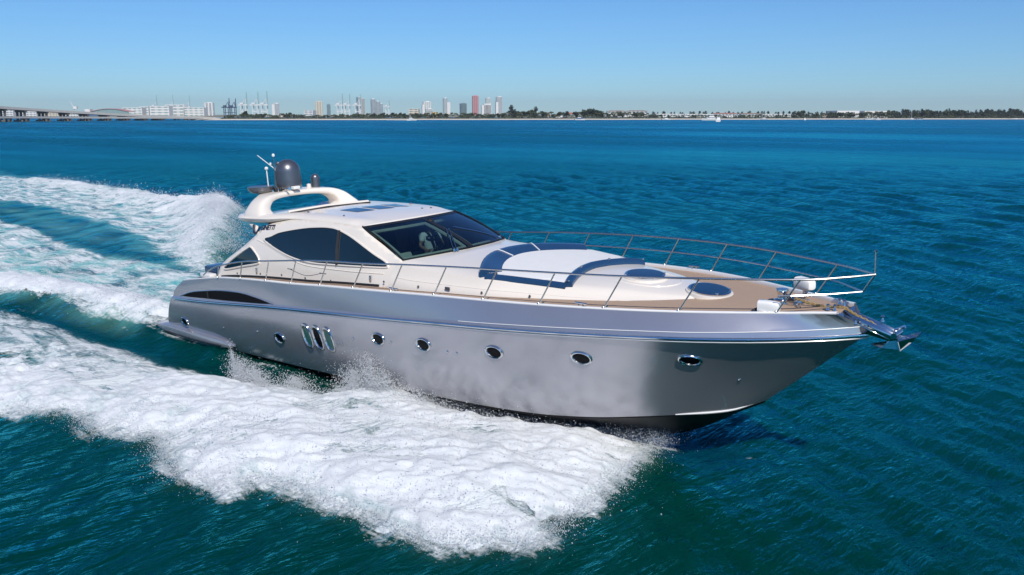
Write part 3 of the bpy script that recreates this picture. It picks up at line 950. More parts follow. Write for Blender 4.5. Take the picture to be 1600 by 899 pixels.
for x, z in ((-8.78, .668), (-3.557, 1.002), (.576, 1.637), (2.047, 1.728), (3.999, 1.842), (5.936, 1.952), (7.88, 2.055)):
    for s in (-1, 1):
        oval_rim('porthole', x, z, .20, .135, 0, s, CHROME, 'glass', PORTG)
for i, (x, z) in enumerate(((-2.222, 1.268), (-1.79, 1.288), (-1.34, 1.308))):
    for s in (-1, 1):
        oval_rim('tall_oval_window', x, z, .165, .30, -.13, s, CHROME, 'glass', GREENG if i != 1 else PORTG)
for x, z in ((-6.4, .85), (-4.6, 1.02), (-.35, 1.50), (-.98, 1.30), (-.82, 1.30), (1.0, 1.62), (2.72, 1.66), (2.98, 1.67), (8.5, 1.6)):
    for s in (-1, 1):
        k = MB(); y = sideY(x, z)
        k.lathe([(.0, -.01), (.028, 0), (.026, .016), (.012, .022)], (x, s * y, z), 10, rot=Matrix.Rotation(-s * R(90), 3, 'X'))
        k.build('drain_fitting', CHROME, yacht)

# swim platform with the wings along the quarters
sp = MB()
st = [(-6.15, 2.47, .33, .27), (-6.35, 2.56, .40, .19), (-6.7, 2.62, .45, .12), (-7.4, 2.67, .465, .08), (-8.8, 2.66, .46, .05), (-9.9, 2.60, .44, .03), (-10.7, 2.56, .38, .0), (-11.15, 2.48, .32, -.01), (-11.38, 2.34, .27, .0), (-11.46, 2.1, .23, .04)]
for s in (1, -1):
    rows = []
    for x, yo, zt, zb in st:
        yi = 2.2 if x > -9.9 else 0.0
        h = zt - zb
        rows.append([(x, s * yi, zt), (x, s * (yo - .12), zt), (x, s * (yo - .03), zt - .12 * h), (x, s * yo, zt - .35 * h), (x, s * (yo - .015), zb + .3 * h), (x, s * (yo - .12), zb), (x, s * yi, zb)])
    sp.grid(rows)
    sp.add([rows[-1][i] for i in range(7)], [tuple(range(7))])
    sp.add([rows[0][i] for i in range(7)], [tuple(range(7))])
plat = sp.build('swim_platform', HULL, yacht)
k = MB()
k.add([(-9.99, 2.3, .449), (-9.99, -2.3, .449), (-11.0, -2.05, .385), (-11.0, 2.05, .385)], [(0, 1, 2, 3)])
k.build('platform_deck', TEAK, plat)
for s in (1, -1):
    k = MB(); k.tube([(x, s * (yo + .008), zt * .45 + zb * .55) for x, yo, zt, zb in st[2:]], .022, 6)
    k.build('platform_fender', BLACK, plat)
    k = MB(); k.box((-10.9, s * 2.0, .43), (.16, .03, .03), bevel=.008); k.build('cleat', CHROME, plat)

# --- superstructure curves
def wallY(x, z):
    t = z - 2.6
    q = min(1, max(0, (x + 1.2) / 1.7)); q = q * q * (3 - 2 * q)
    return 2.13 - t * (.12 + .24 * q) - .21 * t * abs(t)
DZ = lambda x: float(SZ(x)) - .10
ROOF_EDGE = [(.46, 3.28), (.1, 3.415), (-.27, 3.56), (-.76, 3.76), (-1.18, 3.93), (-1.83, 3.96), (-2.89, 3.97), (-4.05, 3.94)]
base = [(x, DZ(x)) for x in np.linspace(-7.22, .5, 20)]
outline = base + ROOF_EDGE + [(-4.85, 3.80), (-5.24, 3.69), (-5.40, 3.53), (-5.56, 3.69), (-6.12, 3.75), (-5.77, 3.62), (-5.45, 3.46), (-5.82, 3.2), (-6.18, 2.98), (-6.7, 2.71), (-7.03, 2.49), (-7.2, 2.2)]
cab = empty('x', None)
bpy.data.objects.remove(cab)
side_win = [(-5.0, 3.36), (-4.34, 3.605), (-3.43, 3.76), (-2.78, 3.825), (-2.39, 3.84), (-2.04, 3.82), (-1.53, 3.72), (-1.04, 3.58), (-.46, 3.36), (-.03, 3.215), (.07, 3.14), (.0, 3.09), (-.88, 3.05), (-1.86, 3.0), (-2.64, 2.97), (-3.34, 3.0), (-4.1, 3.12)]
quart = [(-6.82, 2.46), (-6.63, 2.6), (-6.21, 2.84), (-5.72, 3.08), (-5.56, 3.13), (-5.28, 3.0), (-5.1, 2.87), (-5.08, 2.8), (-5.14, 2.72), (-5.93, 2.57), (-6.68, 2.42)]
def smooth2(pl, n=5):
    return [(p.x, p.z) for p in catmull([(a, 0, b) for a, b in pl], n, True)]
sw = smooth2([side_win[0], (-4.7, 3.48)] + side_win[1:])
sw = [(-5.0, 3.36)] + [q for q in sw if q[0] > -4.97]
qw = smooth2(quart, 3)
wb = MB()
for s in (1, -1):
    v, f = patch(outline, lambda x, z: (x, s * wallY(x, z), z), .11)
    wb.add(v, f)
cabin = wb.build('cabin', CREAM, yacht, auto=60)
sol = cabin.modifiers.new('thickness', 'SOLIDIFY'); sol.thickness = .05; sol.offset = -1
def on_wall(s, off):
    return lambda x, z: (x, s * (wallY(x, z) + off), z)
for s in (-1, 1):
    for nm, ol in (('side_window', sw), ('quarter_window', qw)):
        k = MB(); v, f = patch(ol, on_wall(s, .012), .16); k.add(v, f)
        w_ = k.build(nm, SMOKE, yacht, auto=60)
        k = MB(); k.tube([on_wall(s, .010)(x, z) for x, z in ol], .026, 6, closed=True)
        k.build('window_frame', CREAM, w_)
        k = MB(); k.tube([on_wall(s, .016)(x, z) for x, z in [(a + (-2.3 - a) * .012 if nm == 'side_window' else a + (-5.8 - a) * .03, b + ((3.4 if nm == 'side_window' else 2.75) - b) * .035) for a, b in ol]], .012, 6, closed=True)
        k.build('window_seal', BLACK, w_)
        if nm == 'side_window':
            k = MB(); k.tube([on_wall(s, .014)(*p) for p in ((-1.93, 3.79), (-1.80, 3.4), (-1.66, 3.01))], .055, 6)
            k.build('mullion', BLACK, w_)
    # black slot at the foot of the wall
    k = MB()
    v, f = patch([(x, DZ(x) + .055) for x in np.linspace(-6.95, -.05, 18)] + [(x, DZ(x) + .125) for x in np.linspace(-.05, -6.95, 18)], on_wall(s, .006), .2)
    k.add(v, f); k.build('wall_slot', BLACK, cabin)
    for x, z in ((-6.14, 2.36), (-5.0, 2.46), (-4.0, 2.53), (-2.95, 2.56), (-1.88, 2.60)):
        k = MB(); k.lathe([(0, -.01), (.03, 0), (.026, .012), (0, .014)], on_wall(s, 0)(x, z), 10, rot=Matrix.Rotation(-s * R(90), 3, 'X'))
        k.build('stud', DARK, cabin)
    for x, z in ((-5.16, 2.53), (-.37, 2.81)):
        k = MB(); k.box(on_wall(s, .015)(x, z), (.07, .05, .16), bevel=.015); k.build('step_light', CHROME, cabin)
    # moulded crease under the window
    k = MB(); k.tube([on_wall(s, -.004)(p.x, p.z) for p in catmull([(-5.34, 0, 3.34), (-4.73, 0, 3.22), (-3.78, 0, 3.0), (-2.9, 0, 2.88), (-1.34, 0, 2.90), (.02, 0, 2.95)], 6)], .018, 6)
    k.build('moulded_crease', CREAM, cabin)

# roof with the overhanging wings aft
RE = pchip([-6.74, -5, -4.2, -2.9, -1.83, -1.18], [3.86, 3.92, 3.965, 3.97, 3.96, 3.93])
RC = pchip([-6.74, -5.6, -4.8, -4, -3, -2, -1.5, -1.18], [3.86, 3.90, 4.02, 4.10, 4.115, 4.09, 4.04, 3.975])
xst = np.r_[np.linspace(-6.74, -2, 22), np.linspace(-2, -1.18, 9)[1:]]
rows = []
for x in xst:
    ze = float(RE(x)); zc = float(RC(x))
    a = max(0, min(1, (-3.7 - x) / 1.6)); a = a * a * (3 - 2 * a)
    tip = max(0, (-6.2 - x) / .54)
    ye = wallY(x, ze) + .17 * a - .55 * tip**2 * .35
    h = sm(-1.18, -1.75, x) if False else float(1 - sm(-1.75, -1.18, x))
    th = .02 + .095 * a * (1 - .5 * tip)
    sec = [(ye - .10 * a, ze - th - .02 * a), (ye - .01, ze - th * .75), (ye + .012, ze - .012), (ye - .02, ze + .03 * h), (ye - .10, ze + .075 * h), (ye - .26, ze + .075 * h + (zc - ze) * .35), (ye - .55, ze + (zc - ze) * .72), (ye * .45, ze + (zc - ze) * .93), (0, zc)]
    full = [(-y, z) for y, z in sec] + [(y, z) for y, z in sec[-2::-1]]
    bow_ = max(0, min(1, (x + 2.2) / 1.02))**2
    rows.append([(x + .36 * bow_ * (1 - (y / 1.62)**2), y, z) for y, z in full])
rf = MB(); rf.grid(rows)
roof = rf.build('roof', CREAM, yacht, auto=50)
sol = roof.modifiers.new('thickness', 'SOLIDIFY'); sol.thickness = .05; sol.offset = -1
def roofZ(x, y):
    i = min(len(xst) - 1, max(0, int(np.searchsorted(xst, x))))
    r_ = rows[i]
    return float(np.interp(y, [p[1] for p in r_], [p[2] for p in r_]))
for quad in (((-3.25, -.66), (-3.16, -.16), (-2.36, -.16), (-2.50, -.66)), ((-3.18, .0), (-3.05, .5), (-2.26, .44), (-2.37, -.02)), ((-3.15, .64), (-3.0, 1.08), (-2.24, .96), (-2.40, .58))):
    k = MB(); v, f = patch(list(quad), lambda x, y: (x, y, roofZ(x, y) + .012), .2); k.add(v, f)
    o = k.build('skylight', HATCHG, roof)
# sunroof lip behind the skylights
k = MB()
lp = [(-4.75, -1.25), (-4.6, -.8), (-4.45, -.2), (-4.3, .5), (-4.2, 1.1)]
k.tube([(x, y, roofZ(x, y) + .03) for x, y in lp], .045, 8)
k.build('sunroof_lip', CREAM, roof)
k = MB(); k.tube([(x + .09, y, roofZ(x, y) + .012) for x, y in lp], .025, 6); k.build('sunroof_gap', BLACK, roof)
for x, y in ((-3.9, -1.2), (-2.3, -1.25), (-1.7, .9), (-1.62, 1.15), (-2.6, 1.3)):
    k = MB(); k.lathe([(.03, 0), (.025, .03), (0, .035)], (x, y, roofZ(x, y)), 10); k.build('roof_fitting', DARK, roof)

# radar arch across the roof
arch = [(-1.46, 3.82, -6.36, -5.10, .34), (-1.43, 3.96, -6.32, -5.36, .29), (-1.34, 4.15, -6.28, -5.60, .20), (-1.14, 4.30, -6.38, -5.72, .13), (-.9, 4.365, -6.6, -5.82, .098), (-.5, 4.395, -6.9, -5.92, .088), (0, 4.40, -7.0, -5.98, .086)]
full = arch + [(-y, z, a, b, t_) for y, z, a, b, t_ in arch[-2::-1]]
cen = catmull([(y, z, 0) for y, z, a, b, t_ in full], 4)
aa = catmull([(a, b, t_) for y, z, a, b, t_ in full], 4)
rows = []
for i, (c, ab) in enumerate(zip(cen, aa)):
    p0 = cen[max(0, i - 1)]; p1 = cen[min(len(cen) - 1, i + 1)]
    t = Vector((p1.x - p0.x, p1.y - p0.y)).normalized(); n = Vector((-t.y, t.x))
    row = []
    for q in np.linspace(0, 2 * math.pi, 19)[:-1]:
        u = math.copysign(abs(math.cos(q))**.4, math.cos(q)); w = math.copysign(abs(math.sin(q))**.55, math.sin(q)) * ab.z
        row.append(((ab.x + ab.y) / 2 + (ab.y - ab.x) / 2 * u, c.x + n.x * w, c.y + n.y * w))
    rows.append(row)
k = MB(); k.grid(rows, close=True)
archo = k.build('radar_arch', CREAM, yacht, auto=60)

# domes, radar, aerials (each bolted to the arch)
k = MB()
pr = [(.30, 0), (.34, .02), (.375, .06), (.385, .12), (.375, .30), (.365, .50)] + [(.365 * math.cos(a), .50 + .36 * math.sin(a)) for a in np.linspace(.12, 1.5, 10)]
k.lathe(pr, (-6.45, 0, 4.50), 36)
dm = k.build('satellite_dome', DARK, yacht)
k = MB(); k.lathe([(.2, -.06), (.22, 0), (.2, .02)], (-6.45, 0, 4.49), 20); k.build('dome_base', CREAM, dm)
k = MB()
k.lathe([(.13, 0), (.135, .03), (.13, .30)] + [(.13 * math.cos(a), .30 + .13 * math.sin(a)) for a in np.linspace(.15, 1.5, 7)], (-6.25, .80, 4.44), 20)
k.build('antenna_dome', DARK, yacht)
k = MB()
k.lathe([(.20, -.03), (.30, .0), (.36, .07), (.375, .15), (.36, .165), (.25, .15), (.0, .15)], (-6.62, -.85, 4.48), 30)
k.build('radar_dish', DARK, yacht)
k = MB(); k.tube([(-6.6, -.60, 4.47), (-6.61, -.6, 4.8), (-6.62, -.6, 5.1)], [.02, .017, .017], 8)
k.lathe([(.02, 0), (.05, .02), (.055, .06), (.03, .09), (0, .1)], (-6.62, -.6, 5.09), 12)
k.build('gps_aerial', WHITE, yacht)
k = MB(); k.tube([(-6.45, -.35, 4.9), (-6.64, -.31, 5.10), (-7.5, -.3, 5.48)], [.012, .014, .010], 6); k.build('whip_aerial', WHITE, yacht)
k = MB(); k.tube([(-6.55, -.42, 4.46), (-6.58, -.36, 5.0), (-6.6, -.34, 5.45)], .013, 6)
k.tube([(-6.62, -.45, 5.22), (-6.6, -.2, 5.22)], .01, 6)
mast = k.build('instrument_mast', DARK, yacht)
k = MB(); k.lathe([(.0, 0), (.035, .01), (.045, .05), (.03, .09), (0, .1)], (-6.6, -.34, 5.45), 12); k.build('mast_light', WHITE, mast)
k = MB(); k.lathe([(0, 0), (.06, .03), (.075, .08), (.05, .13), (0, .14)], (-6.6, -.2, 5.16), 12); k.build('wind_sensor', GREYP, mast)
k = MB(); k.lathe([(0, 0), (.03, .01), (.03, .07), (0, .08)], (-6.62, -.45, 5.22), 10); k.build('nav_light', WHITE, mast)
k = MB(); k.box((-5.95, -.12, 4.56), (.14, .22, .09), bevel=.015); k.build('deck_light', WHITE, yacht)
k = MB(); k.lathe([(.07, 0), (.075, .03), (.06, .15), (0, .17)], (-6.2, .52, 4.44), 14); k.build('horn_base', CREAM, yacht)
k = MB(); k.tube([(-6.0, -.45, 4.55), (-5.85, -.47, 4.56), (-5.72, -.48, 4.57)], [.03, .025, .05], 10); k.tube([(-6.05, -.42, 4.46), (-6.0, -.45, 4.55)], .02, 6); k.build('horn', CHROME, yacht)
k = MB()
for x, y in ((-6.2, -.62), (-6.35, -.55), (-6.15, -.5)): k.lathe([(.05, 0), (.055, .08), (.03, .14), (0, .15)], (x, y, 4.45), 10)
k.build('cable_glands', BLACK, yacht)

# lettering on the strut and its emblem
def on_wall_text(body, x0, z0, size, name, mat_, shear=0.0):
    cu = bpy.data.curves.new('t', 'FONT'); cu.body = body; cu.size = size; cu.extrude = .004; cu.shear = shear; cu.offset = .004
    to = bpy.data.objects.new('t', cu); COL.objects.link(to)
    dg = bpy.context.evaluated_depsgraph_get()
    me = bpy.data.meshes.new_from_object(to.evaluated_get(dg))
    bpy.data.objects.remove(to)
    for v in me.vertices:
        x = x0 + v.co.x; z = z0 + v.co.y + (v.co.x) * .08
        v.co = (x, -(wallY(x, z) + .014 + v.co.z), z)
    me.materials.clear(); me.materials.append(mat_)
    o = bpy.data.objects.new(name, me); COL.objects.link(o); o.parent = yacht
    return o
BLUEB = mat('dark_blue_lettering', (0.01, 0.02, 0.05), .35, 0, var=.05)
on_wall_text('GINETTI', -5.33, 3.60, .17, 'lettering', BLUEB)
k = MB()
for pth in (((-5.72, 3.70), (-5.66, 3.62)), ((-5.66, 3.70), (-5.62, 3.56), (-5.56, 3.50), (-5.46, 3.50), (-5.42, 3.58), (-5.40, 3.68))):
    k.tube([(x, -(wallY(x, z) + .016), z) for x, z in pth], .03, 5)
k.build('emblem', BLUEB, yacht)

# coachroof forward of the windscreen
BW = pchip([.3, .82, 2.99, 4.8, 5.77, 6.64, 7.29, 7.7, 7.84, 7.96], [2.13, 2.15, 2.04, 1.70, 1.47, 1.2, .87, .5, .33, .02])
YS = pchip([.3, 1, 3, 4, 5, 6, 7, 7.6, 7.96], [1.84, 1.88, 1.84, 1.64, 1.40, 1.10, .68, .34, .01])
ZS = pchip([.3, 1, 2, 3, 4, 5, 6, 7, 7.6, 7.96], [3.24, 3.17, 3.15, 3.14, 3.11, 3.07, 3.03, 2.98, 2.95, 2.92])
ZC = pchip([.3, 1, 2, 3, 5, 5.97, 6.7, 7.48, 7.8, 7.96], [3.34, 3.35, 3.31, 3.26, 3.20, 3.17, 3.09, 3.02, 2.97, 2.925])
def csec(x):
    b, ys, zs, zc = float(BW(x)), float(YS(x)), float(ZS(x)), float(ZC(x)); zd = DZ(x) - .03
    P = [(b, zd), (b - .012, zd + (zs - zd) * .25), (b * .62 + ys * .38 + .02, zd + (zs - zd) * .5), (b * .55 + ys * .45 + .01, zd + (zs - zd) * .54), (b * .2 + ys * .8, zd + (zs - zd) * .84), (ys, zs), (ys * .93, zs + (zc - zs) * .30), (ys * .84, zs + (zc - zs) * .46), (ys * .6, zs + (zc - zs) * .74), (ys * .3, zs + (zc - zs) * .94), (0, zc)]
    return P
def ctop(x, y):
    P = csec(x)[5:]
    return float(np.interp(abs(y), [p[0] for p in P][::-1], [p[1] for p in P][::-1]))
xw = lambda y: .46 + .52 * (1 - min(1, abs(y) / 1.8)**2)
rows = []
for x in np.r_[np.linspace(.3, 7.2, 60), np.linspace(7.2, 7.96, 16)[1:]]:
    P = csec(x)
    fullp = [(-y, z, i) for i, (y, z) in enumerate(P)] + [(y, z, i) for i, (y, z) in reversed(list(enumerate(P[:-1])))]
    row = []
    for y, z, i in fullp:
        xx = x
        if x < 1.5 and i >= 5: xx = xw(y) - .02 + (x - .3) / 1.2 * (1.5 - xw(y) + .02)
        row.append((xx, y, z))
    rows.append(row)
k = MB(); k.grid(rows)
coach = k.build('coachroof', CREAM, yacht, auto=35)
for s in (-1, 1):
    for x in (.15, 1.35, 3.2, 4.35):
        P = csec(max(x, .3)); k = MB()
        y, z = P[1]
        k.lathe([(0, -.01), (.03, 0), (.026, .012), (0, .014)], (x, s * (y + .0), z + .06), 10, rot=Matrix.Rotation(-s * R(90), 3, 'X')); k.build('stud', DARK, coach)
    k = MB(); y, z = csec(2.25)[1]; k.box((2.25, s * (y + .01), z + .08), (.14, .03, .07), bevel=.01); k.build('fuel_filler', DARK, coach)

for s in (-1, 1):
    k = MB(); k.tube([(x, s * (csec(x)[3][0] + .004), csec(x)[3][1]) for x in np.linspace(.5, 7.6, 40)], .011, 5); k.build('moulded_crease', CREAM, coach)
k = MB(); k.tube([(5.97 + .78 * math.cos(q), .62 * math.sin(q), ctop(5.97 + .78 * math.cos(q), .62 * math.sin(q)) + .002) for q in np.linspace(-2.2, 2.2, 30)], .012, 5); k.build('hatch_moulding', CREAM, coach)
# windscreen: two curved panes, black border, centre post, wipers, pale inner trim
def ws(u, v, off=0.0):
    """u -1..1 starboard to port, v 0 bottom .. 1 top"""
    bx = .46 + .52 * (1 - abs(u)**2); by = 1.785 * u; bz = 3.262 + .09 * (1 - u * u)
    tx = -1.18 + .36 * (1 - abs(u)**2); ty = 1.60 * u; tz = 3.925 + .045 * (1 - u * u)
    n = Vector((.38, .12 * u, .92)).normalized()
    bul_ = .05 * 4 * v * (1 - v)
    return Vector((bx + (tx - bx) * v, by + (ty - by) * v, bz + (tz - bz) * v)) + n * (off + bul_)
def ws_strip(u0, u1, v0, v1, nu, nv, off):
    return [[ws(u0 + (u1 - u0) * i / nu, v0 + (v1 - v0) * j / nv, off) for i in range(nu + 1)] for j in range(nv + 1)]
k = MB(); k.grid(ws_strip(-1, 1, 0, 1, 36, 8, 0.012))
wsg = k.build('windscreen', GLASS, yacht)
k = MB()
k.grid(ws_strip(-1, 1, 0, .025, 36, 1, .017)); k.grid(ws_strip(-1, 1, .925, 1, 36, 2, .017))
k.grid(ws_strip(-1, -.98, 0, 1, 1, 10, .018)); k.grid(ws_strip(.98, 1, 0, 1, 1, 10, .018)); k.grid(ws_strip(-.03, .05, 0, 1, 2, 10, .0185))
k.build('windscreen_border', BLACK, wsg)
# the pale trim behind the glass
k = MB()
for (a, b) in ((-.94, -.05), (.08, .94)):
    k.tube([ws(u, v, -.05) for u, v in [(a + (b - a) * i / 10, .07) for i in range(11)] + [(b, .07 + .77 * i / 6) for i in range(1, 7)] + [(b + (a - b) * i / 10, .84) for i in range(1, 11)] + [(a, .84 - .77 * i / 6) for i in range(1, 6)]], .042, 6, closed=True)
k.build('inner_trim', INTER, wsg)
for b0, b1 in (((-.33, -.02), (.02, .52)), ((-.285, -.02), (.06, .50)), ((.80, .04), (.18, .52))):
    k = MB(); p0 = ws(*b0, .05); p1 = ws(*b1, .05)
    k.tube([p0, (p0 + p1) / 2 + Vector((0, 0, .02)), p1], .013, 6)
    k.tube([p0 + Vector((.03, 0, -.03)), p0 + Vector((.0, 0, .03))], .03, 8)
    k.build('wiper', CHROME, wsg)
for u_, r_ in ((.97, .02), (-.985, .012)):
    k = MB(); k.tube([ws(u_, v, .025) for v in np.linspace(0, 1, 9)], r_, 6); k.build('pillar_seal', BLACK, wsg)
# interior seen through it
k = MB(); k.box((-3.2, 0, 2.28), (7.4, 3.9, .06)); k.build('cabin_floor', DARKIN, yacht)
k = MB()
k.box((-.1, 0, 2.98), (1.0, 3.3, .08), bevel=.02); k.box((.45, 0, 3.12), (.5, 2.6, .1), bevel=.03); k.box((-.55, 0, 2.6), (.1, 3.3, .7))
k.build('dashboard', DARKIN, yacht)
k = MB(); k.box((-5.2, 0, 3.1), (.08, 3.2, 1.6)); k.build('aft_bulkhead', DARKIN, yacht)
k = MB(); k.box((-.35, -1.15, 3.12), (.42, .52, .26), rot=Matrix.Rotation(R(-20), 3, 'Y'), bevel=.07); k.box((-.75, -1.1, 3.0), (.6, .7, .08), bevel=.03); k.build('chart_console', INTER, yacht)
k = MB(); k.box((-.1, -.92, 3.06), (.5, .35, .03), bevel=.01); k.build('chart_table', WOODIN, yacht)
k = MB()
c = Vector((-.22, .02, 3.17)); ax = Vector((-.85, 0, .5)).normalized(); u_ = Vector((0, 1, 0)); w_ = ax.cross(u_)
k.tube([c + (u_ * math.cos(q) + w_ * math.sin(q)) * .19 for q in np.linspace(0, 2 * math.pi, 25)[:-1]], .016, 6, closed=True)
for q in (0, 2.1, 4.2): k.tube([c, c + (u_ * math.cos(q) + w_ * math.sin(q)) * .19], .013, 6)
k.tube([c, c - ax * .2], .025, 6)
k.build('steering_wheel', CHROME, yacht)
for y in (-.45, .6):
    k = MB(); k.box((-1.35, y, 2.9), (.55, .6, .16), bevel=.05); k.box((-1.62, y, 3.25), (.14, .58, .7), rot=Matrix.Rotation(R(-8), 3, 'Y'), bevel=.05); k.box((-1.35, y, 2.6), (.3, .3, .5), bevel=.02)
    k.build('helm_seat', DARKIN, yacht)

# sun pad with its blue bolsters
def arc(x_end, x_mid, y_end, n=17, p=2.0):
    return [(x_mid + (x_end - x_mid) * abs(t)**p, y_end * t) for t in np.linspace(-1, 1, n)]
back = arc(3.02, 2.16, 1.80); front = arc(5.02, 4.62, 1.36, p=1.6)
def lay(pl, h):
    return [(x, y, ctop(x, y) + h) for x, y in pl]
padpoly = [(x + .35, y * .93) for x, y in back] + [(x - .1, y) for x, y in front[::-1]]
k = MB(); v, f = patch(padpoly, lambda x, y: (x, y, ctop(x, y) + .075), .18); k.add(v, f)
ed = [(x, y) for x, y in padpoly]
n_ = len(ed)
k.add([(x, y, ctop(x, y) + .075) for x, y in ed] + [(x * 1.0, y * 1.005, ctop(x, y) - .01) for x, y in ed], [(i, (i + 1) % n_, n_ + (i + 1) % n_, n_ + i) for i in range(n_)])
padm = k.build('sun_pad', PAD, yacht, auto=30)
def bolster(name, path, prof, parent=yacht, m=NAVY):
    """prof: list of (offset across, height); swept along path, piece ends closed"""
    k = MB(); rows = []
    for i, (x, y) in enumerate(path):
        a = path[max(0, i - 1)]; b = path[min(len(path) - 1, i + 1)]
        t = Vector((b[0] - a[0], b[1] - a[1])).normalized(); n = Vector((t.y, -t.x))
        rows.append([(x + n.x * o, y + n.y * o, ctop(x + n.x * o, y + n.y * o) + h) for o, h in prof])
    k.grid(rows)
    k.add(rows[0], [tuple(range(len(prof)))]); k.add(rows[-1], [tuple(range(len(prof)))])
    return k.build(name, m, parent, auto=50)
bprof = [(-.04, -.02), (-.05, .11), (-.02, .165), (.06, .185), (.18, .16), (.34, .11), (.44, .08), (.46, -.02)]
for a, b in ((0, 6), (6, 11), (11, 17)):
    bolster('sun_pad_backrest', back[a:b] if b == 17 else back[a:b + 1], bprof)
for i in (6, 11):
    x, y = back[i]; a = back[i - 1]; b = back[i + 1]
    t = Vector((b[0] - a[0], b[1] - a[1])).normalized(); n = Vector((t.y, -t.x))
    k = MB(); k.tube([(x + n.x * o, y + n.y * o, ctop(x + n.x * o, y + n.y * o) + h + .006) for o, h in bprof[1:-1]], .014, 6); k.build('backrest_strap', PAD, yacht)
fprof = [(-.09, -.01), (-.10, .07), (-.06, .12), (.0, .13), (.06, .11), (.09, .06), (.09, -.01)]
for a, b in ((0, 5), (5, 11), (11, 17)):
    bolster('sun_pad_bolster', front[a:b] if b == 17 else front[a:b + 1], fprof)
for s in (-1, 1):
    pth = [(3.12 + (4.98 - 3.12) * t, s * (1.77 + (1.37 - 1.77) * t)) for t in np.linspace(0, 1, 8)]
    bolster('sun_pad_bolster', pth, [(o * .75, h * .6) for o, h in fprof])
for x, y in ((front[0]), front[5], front[11], front[16]):
    k = MB(); k.lathe([(.03, 0), (.03, .02), (0, .03)], (x, y, ctop(x, y) + .125), 10); k.build('bolster_button', CHROME, yacht)

# deck hatches
for x, r_ in ((5.97, .40), (7.46, .40)):
    tilt = math.atan((ctop(x + .35, 0) - ctop(x - .35, 0)) / .7)
    rot = Matrix.Rotation(-tilt, 3, 'Y')
    z = ctop(x, 0)
    k = MB(); k.lathe([(r_ + .07, -.06), (r_ + .06, .012), (r_ + .01, .02)], (x, 0, z), 40, rot=rot); hc = k.build('hatch', CREAM, yacht)
    k = MB(); k.lathe([(r_ + .015, .0), (r_ + .018, .05), (r_, .062), (r_ - .03, .06)], (x, 0, z), 40, rot=rot); k.build('hatch_rim', CHROME, hc)
    k = MB(); k.lathe([(r_ - .025, .05), (r_ - .03, .064), (.0, .072)], (x, 0, z), 40, rot=rot); k.build('hatch_glass', HATCHG, hc)
    for q in (-.5, .5):
        k = MB(); k.box((x + .3, q * .5, z + .07 - .3 * math.tan(-tilt)), (.06, .04, .03), bevel=.008); k.build('hatch_latch', CHROME, hc)
# aft cushions and cockpit coaming seen over the quarter
k = MB(); k.box((-7.75, -.3, 2.26), (.7, 3.6, .26), bevel=.08); k.build('aft_cushion', NAVY, yacht)
k = MB(); k.box((-7.55, -2.28, 2.18), (.55, .22, .12), bevel=.03); k.box((-7.55, 2.28, 2.18), (.55, .22, .12), bevel=.03); k.build('cockpit_coaming', WHITE, yacht)

# guard rails
TOP = [(-7.42, 2.50, 2.234), (-7.0, 2.53, 2.43), (-6.46, 2.55, 2.60), (-5.17, 2.57, 2.85), (-3.87, 2.572, 2.99), (-2.65, 2.572, 3.115), (-1.36, 2.57, 3.225), (0, 2.569, 3.30), (1.341, 2.554, 3.395), (2.693, 2.507, 3.475), (4.061, 2.415, 3.537), (5.416, 2.254, 3.58), (6.776, 1.982, 3.609), (8.117, 1.526, 3.628), (9.657, .804, 3.64), (10.25, .36, 3.665), (10.63, 0.0, 3.69)]
MIDR = [(0.0, 2.58, 2.98), (1.2, 2.56, 3.07), (2.55, 2.515, 3.15), (3.92, 2.425, 3.21), (5.28, 2.265, 3.255), (6.64, 1.995, 3.285), (7.98, 1.54, 3.31), (9.50, .815, 3.335), (10.05, .37, 3.35), (10.43, 0.0, 3.366)]
for s in (1, -1):
    k = MB(); k.tube(catmull([(x, s * y, z) for x, y, z in TOP], 8), .0205, 8); hr = k.build('handrail', RAIL, yacht)
    mr = MIDR if s == 1 else MIDR[7:]
    k = MB(); k.tube(catmull([(x, s * y, z) for x, y, z in mr], 6), .014, 6)
    if s == -1: k.tube([(9.50, -.815, 3.335), (9.3, -.9, 3.33)], .015, 6)
    k.build('mid_rail', RAIL, yacht)
    for i, (x, y, z) in enumerate(TOP[2:15]):
        bx, bz = (x - .417, z - .658) if i >= 5 else (x - .06 - .36 * i / 5, float(SZ(x - .15)))
        by = y + .028
        bz = float(SZ(bx)) + .015
        k = MB(); k.tube([(bx, s * by, bz - .02), (x, s * y, z)], .0155, 8)
        k.lathe([(.036, 0), (.034, .012), (.022, .03)], (bx, s * by, bz), 12)
        k.build('stanchion', RAIL, yacht)
k = MB(); k.tube([(10.63, 0, 3.69), (10.43, 0, 3.366)], .018, 8); k.build('pulpit_post', RAIL, yacht)
k = MB(); k.tube([(10.63, 0, 3.66), (10.625, 0, 4.09)], .014, 6); k.lathe([(.02, 0), (.03, .02), (.01, .03)], (10.625, 0, 4.085), 10); k.build('jack_staff', RAIL, yacht)
k = MB(); k.tube(catmull([(-3.0, -2.56, 2.87), (-2.3, -2.56, 2.77), (-1.6, -2.56, 2.90)], 8), .008, 5); k.tube([(-3.05, -2.57, 2.87), (-2.85, -2.57, 2.87)], .012, 5); k.tube([(-1.7, -2.57, 2.9), (-1.45, -2.57, 2.9)], .012, 5); k.build('gate_line', GREYP, yacht)
for x in (1.0, 5.9):
    for s in (-1, 1):
        y = float(SY(x)) - .06; z = float(SZ(x)) + .02
        k = MB(); k.tube([(x - .14, s * y, z + .06), (x + .14, s * y, z + .06)], .018, 8); k.tube([(x - .05, s * y, z - .01), (x - .05, s * y, z + .06)], .016, 6); k.tube([(x + .05, s * y, z - .01), (x + .05, s * y, z + .06)], .016, 6)
        k.build('cleat', CHROME, yacht)

